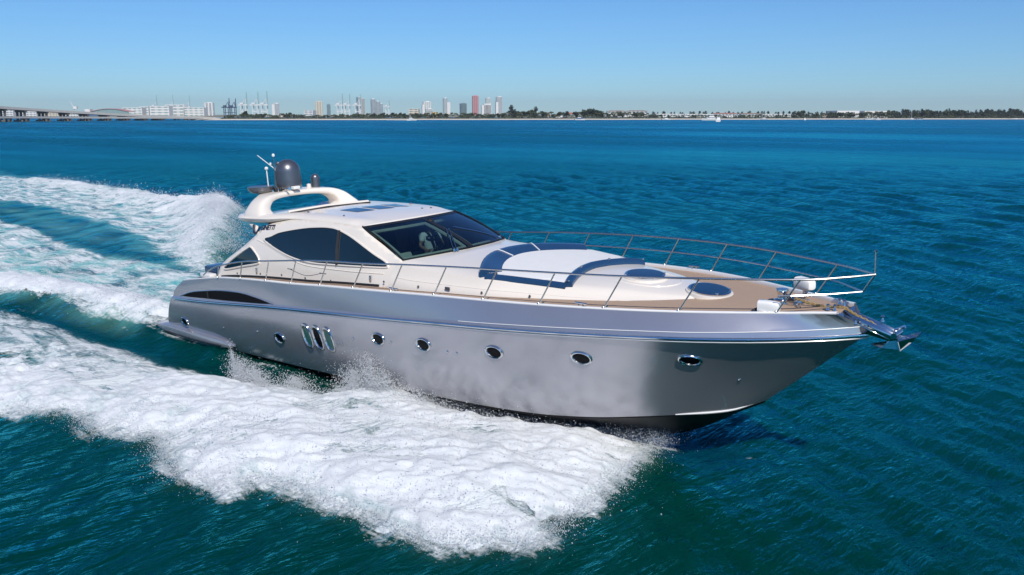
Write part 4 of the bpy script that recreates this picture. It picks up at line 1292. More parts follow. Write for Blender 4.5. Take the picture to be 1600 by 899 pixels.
# white covered searchlights on the foredeck
for (c, rz, sc_, stalk) in (((9.09, -.78, 3.085), 8, .92, 0), ((9.22, .42, 3.29), -25, .95, 1)):
    rot = Matrix.Rotation(R(rz), 3, 'Z')
    c = Vector(c)
    rowsL = []
    for t, w, h in ((-.21, .105, .105), (-.20, .125, .12), (0, .122, .118), (.17, .10, .10), (.19, .085, .085)):
        rowsL.append([c + rot @ Vector((t, math.copysign(abs(math.cos(q))**.5, math.cos(q)) * w, math.copysign(abs(math.sin(q))**.5, math.sin(q)) * h)) * sc_ for q in np.linspace(0, 2 * math.pi, 21)[:-1]])
    k = MB(); k.grid(rowsL, close=True); k.add(rowsL[0], [tuple(range(20))]); k.add(rowsL[-1], [tuple(range(20))])
    sl = k.build('searchlight', WHITE, yacht, auto=50)
    k = MB(); k.tube([c + Vector((0, 0, -.11)), Vector((c.x, c.y, 2.92))], .05, 10); k.lathe([(.13, 0), (.13, .02), (.06, .035)], (c.x, c.y, 2.955), 16); k.build('searchlight_foot', CHROME, sl)
    k = MB(); k.tube([c + rot @ Vector((-.19, -.0, -.05)), c + rot @ Vector((-.27, -.05, -.08))], .03, 8); k.build('searchlight_knob', BLACK, sl)

# windlass, chain, anchor gear
k = MB(); k.lathe([(.15, 0), (.15, .05), (.09, .07), (.075, .13), (.10, .20), (.115, .22), (.11, .25), (0, .26)], (8.96, 0, 3.0), 24)
k.lathe([(.0, -.1), (.08, -.1), (.085, -.03), (.045, 0), (.085, .03), (.08, .1), (0, .1)], (9.2, -.08, 3.08), 18, rot=Matrix.Rotation(R(90), 3, 'X'))
k.box((9.12, -.02, 3.0), (.5, .3, .05), bevel=.02)
k.tube([(9.3, .2, 3.0), (9.32, .22, 3.2)], .03, 8); k.tube([(9.4, -.25, 2.98), (9.4, -.25, 3.08)], .035, 8)
wl = k.build('windlass', CHROME, yacht)
ch = catmull([(9.22, -.1, 3.14), (9.5, -.09, 3.07), (9.8, -.05, 3.03), (10.1, -.02, 3.04), (10.35, 0, 2.93), (10.7, 0, 2.80)], 7)
k = MB()
for i, p in enumerate(ch[:-1]):
    d = (ch[i + 1] - p).normalized(); u = d.cross(Vector((0, 0, 1))).normalized(); w = u.cross(d)
    if i % 2: u, w = w, u
    k.tube([p + d * (.042 * math.cos(q)) + u * (.022 * math.sin(q)) for q in np.linspace(0, 2 * math.pi, 11)[:-1]], .0085, 5, closed=True)
k.build('anchor_chain', GOLD, yacht)
k = MB()
for s in (1, -1):
    k.add([(10.08, s * .10, 3.02), (10.45, s * .11, 2.92), (11.02, s * .11, 2.74), (11.10, s * .11, 2.63), (10.95, s * .11, 2.58), (10.5, s * .10, 2.66), (10.05, s * .09, 2.88)], [tuple(range(7))])
k.add([(10.05, .10, 2.90), (10.05, -.10, 2.90), (10.95, -.11, 2.60), (10.95, .11, 2.60)], [(0, 1, 2, 3)])
rol = k.build('bow_roller', CHROME, yacht)
so = rol.modifiers.new('thickness', 'SOLIDIFY'); so.thickness = .018
k = MB(); k.tube([(11.04, -.16, 2.70), (11.04, .16, 2.70)], .05, 12); k.tube([(10.6, -.13, 2.80), (10.6, .13, 2.80)], .02, 8); k.build('roller_wheel', CHROME, rol)
k = MB()
k.tube([(10.55, 0, 2.78), (10.95, 0, 2.66), (11.13, 0, 2.58)], [.035, .035, .04], 8)
k.add([(11.02, .0, 2.66), (11.12, .20, 2.62), (11.40, .17, 2.74), (11.30, .06, 2.60), (11.10, 0, 2.40), (10.82, .10, 2.44), (10.62, .03, 2.46), (10.9, 0, 2.56)], [(0, 1, 3, 4), (1, 2, 3), (0, 4, 5, 7), (7, 5, 6)])
k.add([(11.02, .0, 2.66), (11.12, -.20, 2.62), (11.40, -.17, 2.74), (11.30, -.06, 2.60), (11.10, 0, 2.40), (10.82, -.10, 2.44), (10.62, -.03, 2.46), (10.9, 0, 2.56)], [(0, 1, 3, 4), (1, 2, 3), (0, 4, 5, 7), (7, 5, 6)])
anc = k.build('anchor', CHROME, yacht, smooth=False)
so = anc.modifiers.new('thickness', 'SOLIDIFY'); so.thickness = .025
k = MB(); k.tube([(11.0, -.02, 2.77), (11.18, -.05, 2.86)], [.02, .03], 8); k.build('shackle_pin', CHROME, anc)
for x, y, z in ((9.93, .27, 3.04), (10.03, .22, 3.04), (9.93, -.25, 3.04), (10.03, -.2, 3.03), (10.38, -.14, 2.83), (10.46, -.07, 2.80), (10.75, .11, 2.87)):
    k = MB(); k.lathe([(.035, -.02), (.035, .0), (.018, .02), (.018, .06), (.035, .075), (.02, .095), (0, .1)], (x, y, z), 10); k.build('bollard', CHROME, yacht)

# ------------------------------------------------------------------ the person at the wheel
def build_person():
    SKIN = mat('tanned_skin', (0.30, 0.16, 0.10), .5, 0, var=.06)
    SHIRT = mat('white_tee_shirt', (0.80, 0.82, 0.78), .8, 0, var=.04, bump=.3, bscale=25)
    HAIR = mat('dark_hair', (0.012, 0.010, 0.009), .6, 0, var=.2)
    SHORTS = mat('navy_shorts', (0.012, 0.016, 0.03), .8, 0, var=.15)
    root = empty('person', 'person in white tee shirt with black chest band standing behind the windscreen', 'person')
    root.matrix_world = BM @ Matrix.Translation((-.68, .16, 2.12)) @ Matrix.Rotation(R(-22), 4, 'Z')
    def skin(name, vs_, es, rad, m, parent, sub=2):
        me = bpy.data.meshes.new(name); me.from_pydata(vs_, es, []); me.materials.append(m)
        o = bpy.data.objects.new(name, me); COL.objects.link(o); o.parent = parent
        sk = o.modifiers.new('skin', 'SKIN'); sk.use_smooth_shade = True
        for i, r_ in enumerate(rad):
            d = me.skin_vertices[0].data[i]
            d.radius = (r_, r_) if not isinstance(r_, tuple) else r_
        me.skin_vertices[0].data[0].use_root = True
        su = o.modifiers.new('sub', 'SUBSURF'); su.levels = sub; su.render_levels = sub
        dg = bpy.context.evaluated_depsgraph_get()
        nm = bpy.data.meshes.new_from_object(o.evaluated_get(dg))
        o.modifiers.clear(); o.data = nm
        for p in nm.polygons: p.use_smooth = True
        return o
    # x forward, z up: pelvis first
    vs_ = [(0, 0, .95), (.03, 0, 1.15), (.06, 0, 1.36), (.08, 0, 1.47), (.10, 0, 1.55), (.13, 0, 1.64), (.13, 0, 1.74)]
    es = [(i, i + 1) for i in range(6)]
    rad = [(.15, .11), (.14, .105), (.155, .11), (.06, .06), (.055, .055), (.085, .095), (.07, .085)]
    for s in (1, -1):
        o = len(vs_)
        vs_ += [(.06, s * .19, 1.42), (.12, s * .31, 1.16), (.34, s * .20, 1.06), (.44, s * .16, 1.06)]
        es += [(2, o), (o, o + 1), (o + 1, o + 2), (o + 2, o + 3)]; rad += [.062, .048, .036, .034]
        o = len(vs_)
        vs_ += [(0, s * .10, .86), (.03, s * .11, .50), (-.01, s * .12, .09), (.13, s * .13, .05)]
        es += [(0, o), (o, o + 1), (o + 1, o + 2), (o + 2, o + 3)]; rad += [.085, .06, .042, .04]
    body = skin('body', vs_, es, rad, SKIN, root)
    for s in (1, -1):                                                     # five fingers on each hand, curled round the rim
        for j in range(5):
            a = Vector((.45, s * (.15 + .03 * (1.2 - j * .6)), 1.10)) if j < 4 else Vector((.43, s * .115, 1.10))
            b = a + (Vector((.05, 0, -.005)) if j < 4 else Vector((.03, -s * .02, .01)))
            k = MB(); k.tube([a - Vector((.03, 0, 0)), a, b, b + Vector((.012, 0, -.03 - .006 * (j % 2)))], [.010, .0095, .009, .007], 6); k.build('finger', SKIN, body)
    # shirt: torso shell and short sleeves
    vs2 = [(0, 0, .90), (.03, 0, 1.14), (.06, 0, 1.36), (.075, 0, 1.45)]
    e2 = [(0, 1), (1, 2), (2, 3)]; r2 = [(.185, .14), (.17, .13), (.18, .135), (.10, .085)]
    for s in (1, -1):
        o = len(vs2)
        vs2 += [(.06, s * .20, 1.425), (.10, s * .255, 1.24)]; e2 += [(2, o), (o, o + 1)]; r2 += [.082, .078]
    skin('shirt', vs2, e2, r2, SHIRT, root)
    skin('shorts', [(0, 0, .93), (0, .10, .82), (.02, .115, .56), (0, -.10, .82), (.02, -.115, .56)], [(0, 1), (1, 2), (0, 3), (3, 4)], [(.175, .135), .11, .095, .11, .095], SHORTS, root)
    skin('hair', [(.10, 0, 1.78), (.05, 0, 1.72), (.06, 0, 1.64)], [(0, 1), (1, 2)], [.085, .085, .05], HAIR, root)
    k = MB(); k.lathe([(.112, 0), (.118, .03), (.10, .09), (.05, .125), (0, .13)], (.115, 0, 1.70), 18); k.tube([(.19, -.06, 1.715), (.27, -.02, 1.70), (.27, .02, 1.70), (.19, .06, 1.715)], .012, 6); k.build('cap', HAIR, root)
    k = MB()
    for s in (1, -1): k.lathe([(0, -.012), (.014, 0), (0, .012)], (.213, s * .034, 1.70), 10)
    k.build('eyes', HAIR, body)
    k = MB(); k.tube([(.205, 0, 1.70), (.235, 0, 1.665), (.215, 0, 1.655)], [.010, .016, .008], 8); k.build('nose', SKIN, body)
    k = MB(); k.tube([(.205, -.025, 1.625), (.214, 0, 1.622), (.205, .025, 1.625)], .006, 6); k.build('mouth', mat('lips', (.25, .09, .07), .5, 0, var=.05), body)
    for s in (1, -1):
        k = MB(); k.lathe([(0, -.03), (.012, -.02), (.016, 0), (.012, .02), (0, .03)], (.12, s * .10, 1.68), 8); k.build('ear', SKIN, body)
    # chest band with its lettering
    k = MB(); rowsB = []
    for z in (1.31, 1.40):
        rowsB.append([(.06 + .155 * math.cos(q) * 1.02, .20 * math.sin(q) * .92, z) for q in np.linspace(-1.0, 1.0, 13)])
    k.grid(rowsB); band = k.build('chest_band', BLUEB, root)
    cu = bpy.data.curves.new('t', 'FONT'); cu.body = 'WILLIER'; cu.size = .062; cu.align_x = 'CENTER'
    to = bpy.data.objects.new('t', cu); COL.objects.link(to)
    me = bpy.data.meshes.new_from_object(to.evaluated_get(bpy.context.evaluated_depsgraph_get())); bpy.data.objects.remove(to)
    for v in me.vertices:
        q = v.co.x / .17
        v.co = (.06 + .155 * math.cos(q) * 1.02 + .006, .20 * math.sin(q) * .92, 1.334 + v.co.y)
    me.materials.clear(); me.materials.append(SHIRT)
    o = bpy.data.objects.new('band_lettering', me); COL.objects.link(o); o.parent = band
build_person()
#@@BG
# ------------------------------------------------------------------ the far shore
FH = Vector((FWD.x, FWD.y, 0)).normalized()
RT = Vector((FWD.y, -FWD.x, 0)).normalized()
def at(px, D, z=0.0):
    """a bearing (photo column) and a ground distance from the drone, turned into a place on the map"""
    lat = (px - 800) / 1383.2 * (D * .98141 + 1.28)
    return Vector((CAM.x, CAM.y, 0)) + FH * D + RT * lat + Vector((0, 0, z))
def hgt(dy, D): return dy * D / 1436.0
def shoreD(px): return float(np.interp(px, [280, 400, 800, 1200, 1600, 2100], [1075, 1080, 1130, 1180, 1260, 1400]))
FACE = Matrix.Rotation(math.atan2(RT.y, RT.x), 3, 'Z')
FACE_A = math.atan2(RT.y, RT.x)

SAND = mat('beach_sand', (0.62, 0.56, 0.46), .9, 0, var=.08, vscale=.05)
SOIL = mat('dry_ground', (0.20, 0.19, 0.12), .95, 0, var=.2, vscale=.02)
CONC = mat('concrete', (0.56, 0.54, 0.50), .85, 0, var=.08, vscale=.3)
CONC_SHADE = mat('shade_toned_concrete', (0.16, 0.15, 0.14), .9, 0, var=.2, vscale=.4)  # concrete of the piers, with the shade under the bridges put into the colour
LEAF_P = mat('palm_leaf', (0.060, 0.066, 0.026), .6, 0, var=.35, vscale=.4)
LEAF_B = mat('broad_leaf', (0.040, 0.058, 0.024), .6, 0, var=.35, vscale=.3)
LEAF_C = mat('pine_leaf', (0.030, 0.048, 0.030), .7, 0, var=.35, vscale=.3)
BARK = mat('bark', (0.16, 0.12, 0.09), .9, 0, var=.2, vscale=1)
WALLW = mat('white_render', (0.74, 0.73, 0.71), .8, 0, var=.04, vscale=.2)
WALLC = mat('cream_render', (0.66, 0.57, 0.44), .8, 0, var=.05, vscale=.2)
WALLY = mat('yellow_render', (0.66, 0.48, 0.16), .8, 0, var=.05, vscale=.2)
WALLP = mat('pink_render', (0.62, 0.22, 0.20), .8, 0, var=.05, vscale=.2)
ROOFR = mat('red_roof', (0.40, 0.14, 0.09), .8, 0, var=.1, vscale=.3)
ROOFB = mat('brown_roof', (0.30, 0.19, 0.13), .8, 0, var=.1, vscale=.3)
GLA_B = mat('blue_curtain_glass', (0.10, 0.16, 0.20), .2, 0, var=.1, vscale=.1)
GLA_D = mat('dark_curtain_glass', (0.06, 0.10, 0.12), .2, 0, var=.1, vscale=.1)
GLA_G = mat('green_curtain_glass', (0.22, 0.32, 0.32), .2, 0, var=.1, vscale=.1)
STEEL_W = mat('white_crane_paint', (0.66, 0.68, 0.68), .6, 0, var=.05)
STEEL_B = mat('navy_crane_paint', (0.035, 0.06, 0.12), .6, 0, var=.1)
STEEL_G = mat('sea_green_crane_paint', (0.26, 0.42, 0.42), .6, 0, var=.05)
RED = mat('red_paint', (0.55, 0.26, 0.23), .5, 0, var=.05)
BLUEP = mat('blue_paint', (0.04, 0.13, 0.34), .5, 0, var=.05)

# land and beach
g = MB()
pxs = list(range(286, 2200, 22))
def wob(p): return 5 * math.sin(p * .031) + 4 * math.sin(p * .083 + 1)
rows = []
for dd, z in ((-4, -.4), (0, .05), (9, .7), (22, 1.3)):
    rows.append([at(p, shoreD(p) + wob(p) + dd + (26 if p < 300 else 0), z) for p in pxs])
g.grid(rows)
setp(g.build('beach', SAND), 'long pale sand beach at the foot of the far trees', 'beach', kind='structure')
g = MB()
rows = [[at(p, shoreD(p) + wob(p) + 22, 1.28) for p in pxs], [at(p, shoreD(p) + 400, 1.4) for p in pxs]]
g.grid(rows)
setp(g.build('island_ground', SOIL), 'flat dry ground of the island behind the beach', 'ground', kind='structure')
g = MB()
g.grid([[at(p, 2300, -.3) for p in range(-500, 2300, 100)], [at(p, 2305, 1.4) for p in range(-500, 2300, 100)], [at(p, 9000, 1.6) for p in range(-500, 2300, 100)]])
setp(g.build('far_land', SOIL), 'low port and city land on the horizon', 'ground', kind='structure')

# bridges on the left
def bridge_pts(px): return 840 + px / 230 * 190
def up_z(px): return float(np.interp(px, [-200, 0, 100, 230, 330], [18.5, 13.2, 9.6, 4.9, 2.2]))
def lo_z(px): return float(np.interp(px, [-200, 0, 230, 330], [4.2, 4.0, 2.9, 1.9]))
hb_ = empty('high_bridge', 'long pale concrete road bridge climbing to the left on tall piers', 'bridge', at(100, bridge_pts(100)))
lb_ = empty('low_bridge', 'low flat concrete bridge close above the water under the high bridge', 'bridge', at(100, bridge_pts(100) - 16))
def sub(o, parent):
    o.parent = parent; o.matrix_parent_inverse = Matrix.Translation(-parent.location); return o
bdir = (at(230, bridge_pts(230)) - at(0, bridge_pts(0))).normalized(); bn = Vector((-bdir.y, bdir.x, 0))
if bn.dot(FH) < 0: bn = -bn
for nm, root, zf, off, w, th in (('deck', hb_, up_z, 0, 13, 1.5), ('deck', lb_, lo_z, -18, 8, .9)):
    k = MB(); rows = []
    for px in range(-160, 331, 10):
        c = at(px, bridge_pts(px)) + bn * off; z = zf(px)
        rows.append([c + bn * (-w / 2) + Vector((0, 0, z - th)), c + bn * (-w / 2) + Vector((0, 0, z + .9)), c + bn * (-w / 2 + .4) + Vector((0, 0, z + .9)), c + bn * (-w / 2 + .4) + Vector((0, 0, z)), c + bn * (w / 2 - .4) + Vector((0, 0, z)), c + bn * (w / 2 - .4) + Vector((0, 0, z + .9)), c + bn * (w / 2) + Vector((0, 0, z + .9)), c + bn * (w / 2) + Vector((0, 0, z - th))])
    k.grid(rows, close=True)
    sub(k.build(nm, CONC, smooth=False), root)
rotb = Matrix.Rotation(math.atan2(bdir.y, bdir.x), 3, 'Z')
for px in (-30, 3, 34, 68, 101, 132, 163, 192, 220, 246):
    c = at(px, bridge_pts(px)); z = up_z(px) - 1.5
    k = MB(); k.box(c + Vector((0, 0, z - .9)), (3.0, 12, 1.8), rot=rotb)
    for o in (-4.5, 0, 4.5):
        k.box(c + bn * o + Vector((0, 0, (z - 1.8) / 2 + .4)), (1.7, 1.5, z - 1.8 + 1.6), rot=rotb)
    k.box(c + Vector((0, 0, .7)), (5.5, 14, 1.6), rot=rotb)
    sub(k.build('pier', CONC_SHADE, smooth=False), hb_)
for px in (-40, -10, 18, 50, 84, 117, 148, 178, 206, 233, 256, 276):
    c = at(px, bridge_pts(px)) + bn * -18; z = lo_z(px) - .9
    k = MB(); k.box(c + Vector((0, 0, z - .4)), (2.2, 7.5, .8), rot=rotb)
    for o in (-2.6, 2.6): k.box(c + bn * o + Vector((0, 0, z / 2 - .4)), (1.2, 1.2, z + .8), rot=rotb)
    sub(k.build('pier', CONC_SHADE, smooth=False), lb_)

# towers and big buildings, each with its floors
def tower(px0, px1, ytop, D, wall, glass, name, label, cat='tower', ybase=184.5, round_=False, floors=None, depth=None, caps=None, bays=0):
    w = (px1 - px0) / 1383.2 * D * .98; h = hgt(ybase - ytop, D)
    c = at((px0 + px1) / 2, D)
    root = empty(name, label, cat, c); root.rotation_euler = (0, 0, FACE_A + R(12))
    d = depth or w * .8
    n = floors or max(3, int(h / 4.2))
    k = MB()
    if round_:
        k.lathe([(w / 2 * .96, 0), (w / 2 * .96, h)], (0, 0, 0), 20, mi=1)
    else: k.box((0, 0, h / 2), (w * .94, d * .94, h), mi=1)
    for i in range(n + 1):
        z = h * i / n
        if round_: k.lathe([(w / 2, z - .7), (w / 2, z + .7)], (0, 0, 0), 20)
        else: k.box((0, 0, z), (w, d, h / n * .42))
    for b in range(bays):
        x = (b + .5) / bays * w - w / 2
        k.box((x, -d / 2, h / 2), (w / bays * .38, .9, h)); k.box((x, d / 2, h / 2), (w / bays * .38, .9, h))
    k.build('facade', [wall, glass], root, smooth=False)
    k = MB(); k.box((w * .08, 0, h + hgt(1.2, D) / 2), (w * .45, d * .5, hgt(1.2, D)))
    k.build('roof_house', wall, root, smooth=False)
    for a, b, yt in caps or ():
        k = MB(); wc = (b - a) / 1383.2 * D * .98; hh = hgt(ybase - yt, D); xo = ((a + b) / 2 - (px0 + px1) / 2) / 1383.2 * D * .98
        k.box((xo, -d * .1, hh / 2), (wc, d * .85, hh)); k.build('wing', wall, root, smooth=False)
    return root
tower(320, 335, 164.5, 4000, WALLW, GLA_B, 'tower_block', 'pale square tower block with grey glass bays left of the navy cranes', bays=3)
tower(428, 437, 165.5, 4200, WALLW, GLA_B, 'tower_block', 'small pale tower with blue glass, right of the white crane row', caps=((426, 430, 166.5),))
tower(493, 505, 162.5, 4200, WALLC, GLA_G, 'tower_block', 'cream tower with tall glass bays standing alone left of the green crane booms', bays=3)
tower(511, 517, 167, 4600, GLA_G, GLA_B, 'tower_block', 'short hazy blue grey block beside the lone cream tower')
tower(557.5, 560, 156.5, 5200, GLA_B, GLA_D, 'tower_block', 'very thin dark tower, left of three behind the cranes')
tower(560.5, 565.5, 156, 5200, WALLW, GLA_B, 'tower_block', 'thin white tower in the middle of three behind the cranes')
tower(566, 570.5, 158.5, 5200, WALLC, GLA_B, 'tower_block', 'thin pale tower, right of three behind the cranes')
tower(579.5, 587.5, 159, 4700, WALLW, GLA_B, 'round_tower', 'tallest of three round grey towers stepping down to the right', round_=True)
tower(588, 594, 162.5, 4700, WALLW, GLA_B, 'round_tower', 'middle one of three round grey towers stepping down to the right', round_=True)
tower(594.5, 598.5, 166, 4700, WALLW, GLA_B, 'round_tower', 'lowest of three round grey towers stepping down to the right', round_=True)
tower(661, 673.5, 162.8, 4300, WALLW, GLA_G, 'hotel_block', 'white hotel block with rows of balconies above the beach palms', bays=4, caps=((659.5, 663, 167),))
tower(665, 676, 173.5, 3200, WALLW, GLA_B, 'low_block', 'low white block at the foot of the white hotel')
tower(692, 699.5, 157.5, 4600, WALLW, GLA_G, 'round_tower', 'slim white and sea green round tower with a lower shoulder', round_=True, caps=((698.5, 703.5, 163.5),))
tower(718, 729.5, 165.5, 4500, GLA_G, GLA_D, 'round_tower', 'squat dark teal drum shaped building left of the pink tower', round_=True)
tower(738, 747.5, 154, 4600, WALLP, GLA_B, 'tower_block', 'tall pink and white tower, tallest on the skyline', bays=3)
tower(759, 766.5, 157.5, 4600, WALLW, GLA_G, 'tower_block', 'white stepped tower with low wings between the pink and the grey tower', caps=((752, 767.5, 168), (756, 767, 165.5)))
tower(775, 784.5, 155.5, 4600, WALLW, GLA_B, 'tower_block', 'grey glass tower with a lower shoulder right of the white stepped tower', caps=((774, 778, 163.5),))
# cruise terminal sheds and ships' white hulks behind the bridges
def block(px0, px1, ytop, D, wall, name, label, cat='building', ybase=186, roof=None, win=True, glass=GLA_B, d=30, peak=0.0):
    w = (px1 - px0) / 1383.2 * D * .98; h = hgt(ybase - ytop, D)
    root = empty(name, label, cat, at((px0 + px1) / 2, D)); root.rotation_euler = (0, 0, FACE_A)
    k = MB(); k.box((0, 0, h / 2), (w, d, h)); k.build('wall', wall, root, smooth=False)
    if roof:
        p = peak or h * .3
        k = MB(); k.add([(-w / 2 - .6, -d / 2 - .6, h), (w / 2 + .6, -d / 2 - .6, h), (w / 2 + .6, d / 2 + .6, h), (-w / 2 - .6, d / 2 + .6, h), (-w / 2 + min(w, d) * .3, 0, h + p), (w / 2 - min(w, d) * .3, 0, h + p)], [(0, 1, 5, 4), (2, 3, 4, 5), (1, 2, 5), (3, 0, 4), (0, 3, 2, 1)])
        k.build('roof', roof, root, smooth=False)
    if win:
        n = max(2, min(14, int(w / max(4.5, h * .5)))); fl = max(1, min(4, int(h / 3.4)))
        for f_ in range(fl):
            k = MB(); k.box((0, -d / 2 - .01, h * (f_ + .55) / fl), (w * .98, .08, h / fl * .2))
            for i in range(n):
                k.box(((i + .5) / n * w - w / 2, -d / 2 - .02, h * (f_ + .55) / fl), (w / n * .5, .14, h / fl * .45))
            k.build('window_row', glass, root, smooth=False)
    return root
PORT = 2600
for a, b, yt, lab in ((196, 226, 171, 'white cruise terminal block at the left end of the port'), (222, 236, 169.5, 'tall white port building left of the first white crane'), (238, 268, 168.5, 'long white port building behind the first white crane'), (262, 292, 166.5, 'highest white port building between the white cranes'), (290, 322, 171, 'white sloped port building at the right end of the port')):
    block(a, b, yt, PORT + (a % 7) * 25, WALLW, 'port_building', lab, ybase=185.2, glass=GLA_G)
for a, b, yt, m_, lab in ((3, 26, 173.5, WALLW, 'white shed seen under the left end of the high bridge'), (40, 62, 174, WALLW, 'white shed seen between two bridge piers at the left'), (72, 96, 176, WALLC, 'cream shed seen between the bridge decks'), (106, 127, 176.5, WALLW, 'white shed with blue boats in front, seen between the bridge decks'), (142, 160, 178.5, BLUEP, 'blue dockside shed seen between the bridge decks')):
    block(a, b, yt, 2350, m_, 'dock_shed', lab, ybase=184.5)
# arched red rimmed hall
hall = empty('arched_hall', 'low hall with a long red rimmed arched roof behind the bridge', 'building', at(177, 2450)); hall.rotation_euler = (0, 0, FACE_A)
wv = 60 / 1383.2 * 2450 * .98
k = MB(); arc_ = [(wv * (t - .5), hgt(8, 2450) + hgt(4.6, 2450) * math.sin(math.pi * t)) for t in np.linspace(0, 1, 17)]
k.add([(x, -20, 0) for x, z in arc_] + [(x, -20, z) for x, z in arc_], [(i, i + 1, 17 + i + 1, 17 + i) for i in range(16)]); k.build('wall', GLA_G, hall, smooth=False)
k = MB(); k.grid([[(x, -22, z), (x, -22, z + .9), (x, 22, z + .9), (x, 22, z)] for x, z in arc_], close=True); k.build('roof', RED, hall)
k = MB(); k.box((-wv * .62, 0, hgt(9, 2450)), (14, 20, hgt(6, 2450))); k.build('white_annex', WALLW, hall, smooth=False)

# dockside gantry cranes
def crane(px, D, ybeam, ytop, col, boomcol, label, wpx=9, raised=True, tall=None):
    root = empty('dock_crane', label, 'crane', at(px, D)); root.rotation_euler = (0, 0, FACE_A)
    s = D / 1436.0
    hb2 = (185.5 - ybeam) * s; w = wpx * s; d = w * .7
    for sx in (-1, 1):
        for sy in (-1, 1):
            k = MB(); k.box((sx * w * .32, sy * d / 2, hb2 / 2), (w * .09, w * .09, hb2)); k.build('leg', col, root, smooth=False)
    k = MB(); k.box((0, -d / 2, hb2 * .45), (w * .64, w * .07, w * .09)); k.box((0, d / 2, hb2 * .45), (w * .64, w * .07, w * .09)); k.build('portal_beam', col, root, smooth=False)
    k = MB(); k.box((-w * .1, 0, hb2), (w * 1.25, d * .35, w * .15)); k.build('girder', col, root, smooth=False)
    k = MB(); k.box((-w * .25, 0, hb2 + w * .17), (w * .42, d * .5, w * .26)); k.build('machine_house', col, root, smooth=False)
    k = MB(); a = (w * .32, 0, hb2); ap = (w * .22, 0, hb2 + w * .75)
    k.tube([a, ap], w * .045, 5); k.tube([(-w * .32, 0, hb2), ap], w * .035, 5); k.build('apex_frame', col, root, smooth=False)
    if raised:
        hT = (185.5 - ytop) * s
        k = MB(); k.tube([(w * .34, 0, hb2), (w * .40, 0, hT)], w * .045, 5); k.tube([(w * .46, 0, hb2), (w * .44, 0, hT)], w * .03, 5)
        for i in range(7):
            z = hb2 + (hT - hb2) * i / 7; k.tube([(w * .34, 0, z), (w * .45, 0, z + (hT - hb2) / 7)], w * .02, 4)
        k.build('boom', boomcol, root, smooth=False)
    return root
crane(243, 2700, 170, 151.5, STEEL_W, STEEL_G, 'leftmost white dock crane with its boom raised, above the port sheds')
crane(268.5, 2700, 170, 151, STEEL_W, STEEL_G, 'second white dock crane from the left, boom raised')
crane(294, 2700, 170, 152, STEEL_W, STEEL_G, 'white dock crane beside the sloped port building, boom raised')
crane(355, 2400, 170.5, 156, STEEL_B, STEEL_B, 'left one of two navy blue dock cranes', wpx=11)
crane(365, 2400, 170.5, 156.5, STEEL_B, STEEL_B, 'right one of two navy blue dock cranes', wpx=11)
crane(382, 2600, 167, 147, STEEL_W, STEEL_G, 'white dock crane just right of the navy cranes, boom raised high', wpx=12)
crane(400, 2600, 167, 146, STEEL_W, STEEL_G, 'white dock crane in the middle of the tall row above the palms', wpx=12)
crane(414, 2600, 167, 145.5, STEEL_W, STEEL_G, 'white dock crane at the right end of the tall row above the palms', wpx=12)
crane(531.5, 3000, 168, 150, STEEL_W, STEEL_G, 'left one of three white cranes with green booms beside the thin towers', wpx=11)
crane(543, 3000, 168, 150, STEEL_W, STEEL_G, 'middle one of three white cranes with green booms beside the thin towers', wpx=11)
crane(559.5, 3000, 168, 151, STEEL_W, STEEL_G, 'right one of three white cranes with green booms in front of the thin towers', wpx=11)
crane(605.5, 3200, 170.5, 161, STEEL_W, STEEL_G, 'small white crane with a dark green boom right of the round towers', wpx=8)
mast_ = empty('radio_mast', 'thin leaning white loading mast above the high bridge', 'mast', at(117, 2400)); mast_.rotation_euler = (0, 0, FACE_A)
k = MB(); k.tube([(0, 0, 0), (0, 0, hgt(14, 2400)), (-9, 0, hgt(24.5, 2400))], [1.6, 1.0, .5], 6); k.build('mast_tube', STEEL_W, mast_)
k = MB(); k.box((4, 0, hgt(14.5, 2400)), (9, 8, hgt(4, 2400))); k.build('mast_cabin', WALLW, mast_)

# houses and pale terraces along the island
for a, b, yt, D, wl_, rf_, lab in (
    (440, 452, 177.5, 1400, WALLC, None, 'small cream house among palms at the left of the island'), (478, 492, 174.5, 2300, WALLW, None, 'low white block left of the lone cream tower'),
    (676, 683, 174.8, 1500, WALLY, None, 'small yellow house above the beach palms'), (786.5, 796, 180.3, 1190, WALLY, ROOFB, 'yellow beach house under the tall dark pine'),
    (640, 655, 172.8, 2700, WALLC, None, 'low cream block left of the white hotel'),
    (807, 818, 181.4, 1175, WALLW, ROOFB, 'white beach pavilion with brown roof right of the pine'), (822, 834, 181.8, 1180, WALLW, None, 'flat white beach pavilion beside the brown roofed one'),
    (850, 862, 178.5, 1240, WALLW, ROOFB, 'white house with brown roof left of the grey gabled one'), (868, 884, 176.5, 1215, WALLW, None, 'white house with grey windows at the beach'),
    (886, 902, 176.6, 1215, WALLW, ROOFR, 'white house with red roof right of the white beach house'),
    (1060, 1072, 179.4, 1230, WALLW, None, 'small white gabled house behind the anchored sailboat'),
    (1283, 1292, 179.8, 1260, WALLC, ROOFB, 'cream beach hut left of the large white block'), (1430, 1440, 183.0, 1225, WALLW, ROOFB, 'low brown roofed beach shelter at the right')):
    block(a, b, yt, D, wl_, 'beach_house' if D < 1500 else 'low_block', lab, cat='house', ybase=185, roof=rf_, d=10 if D < 1500 else 40)
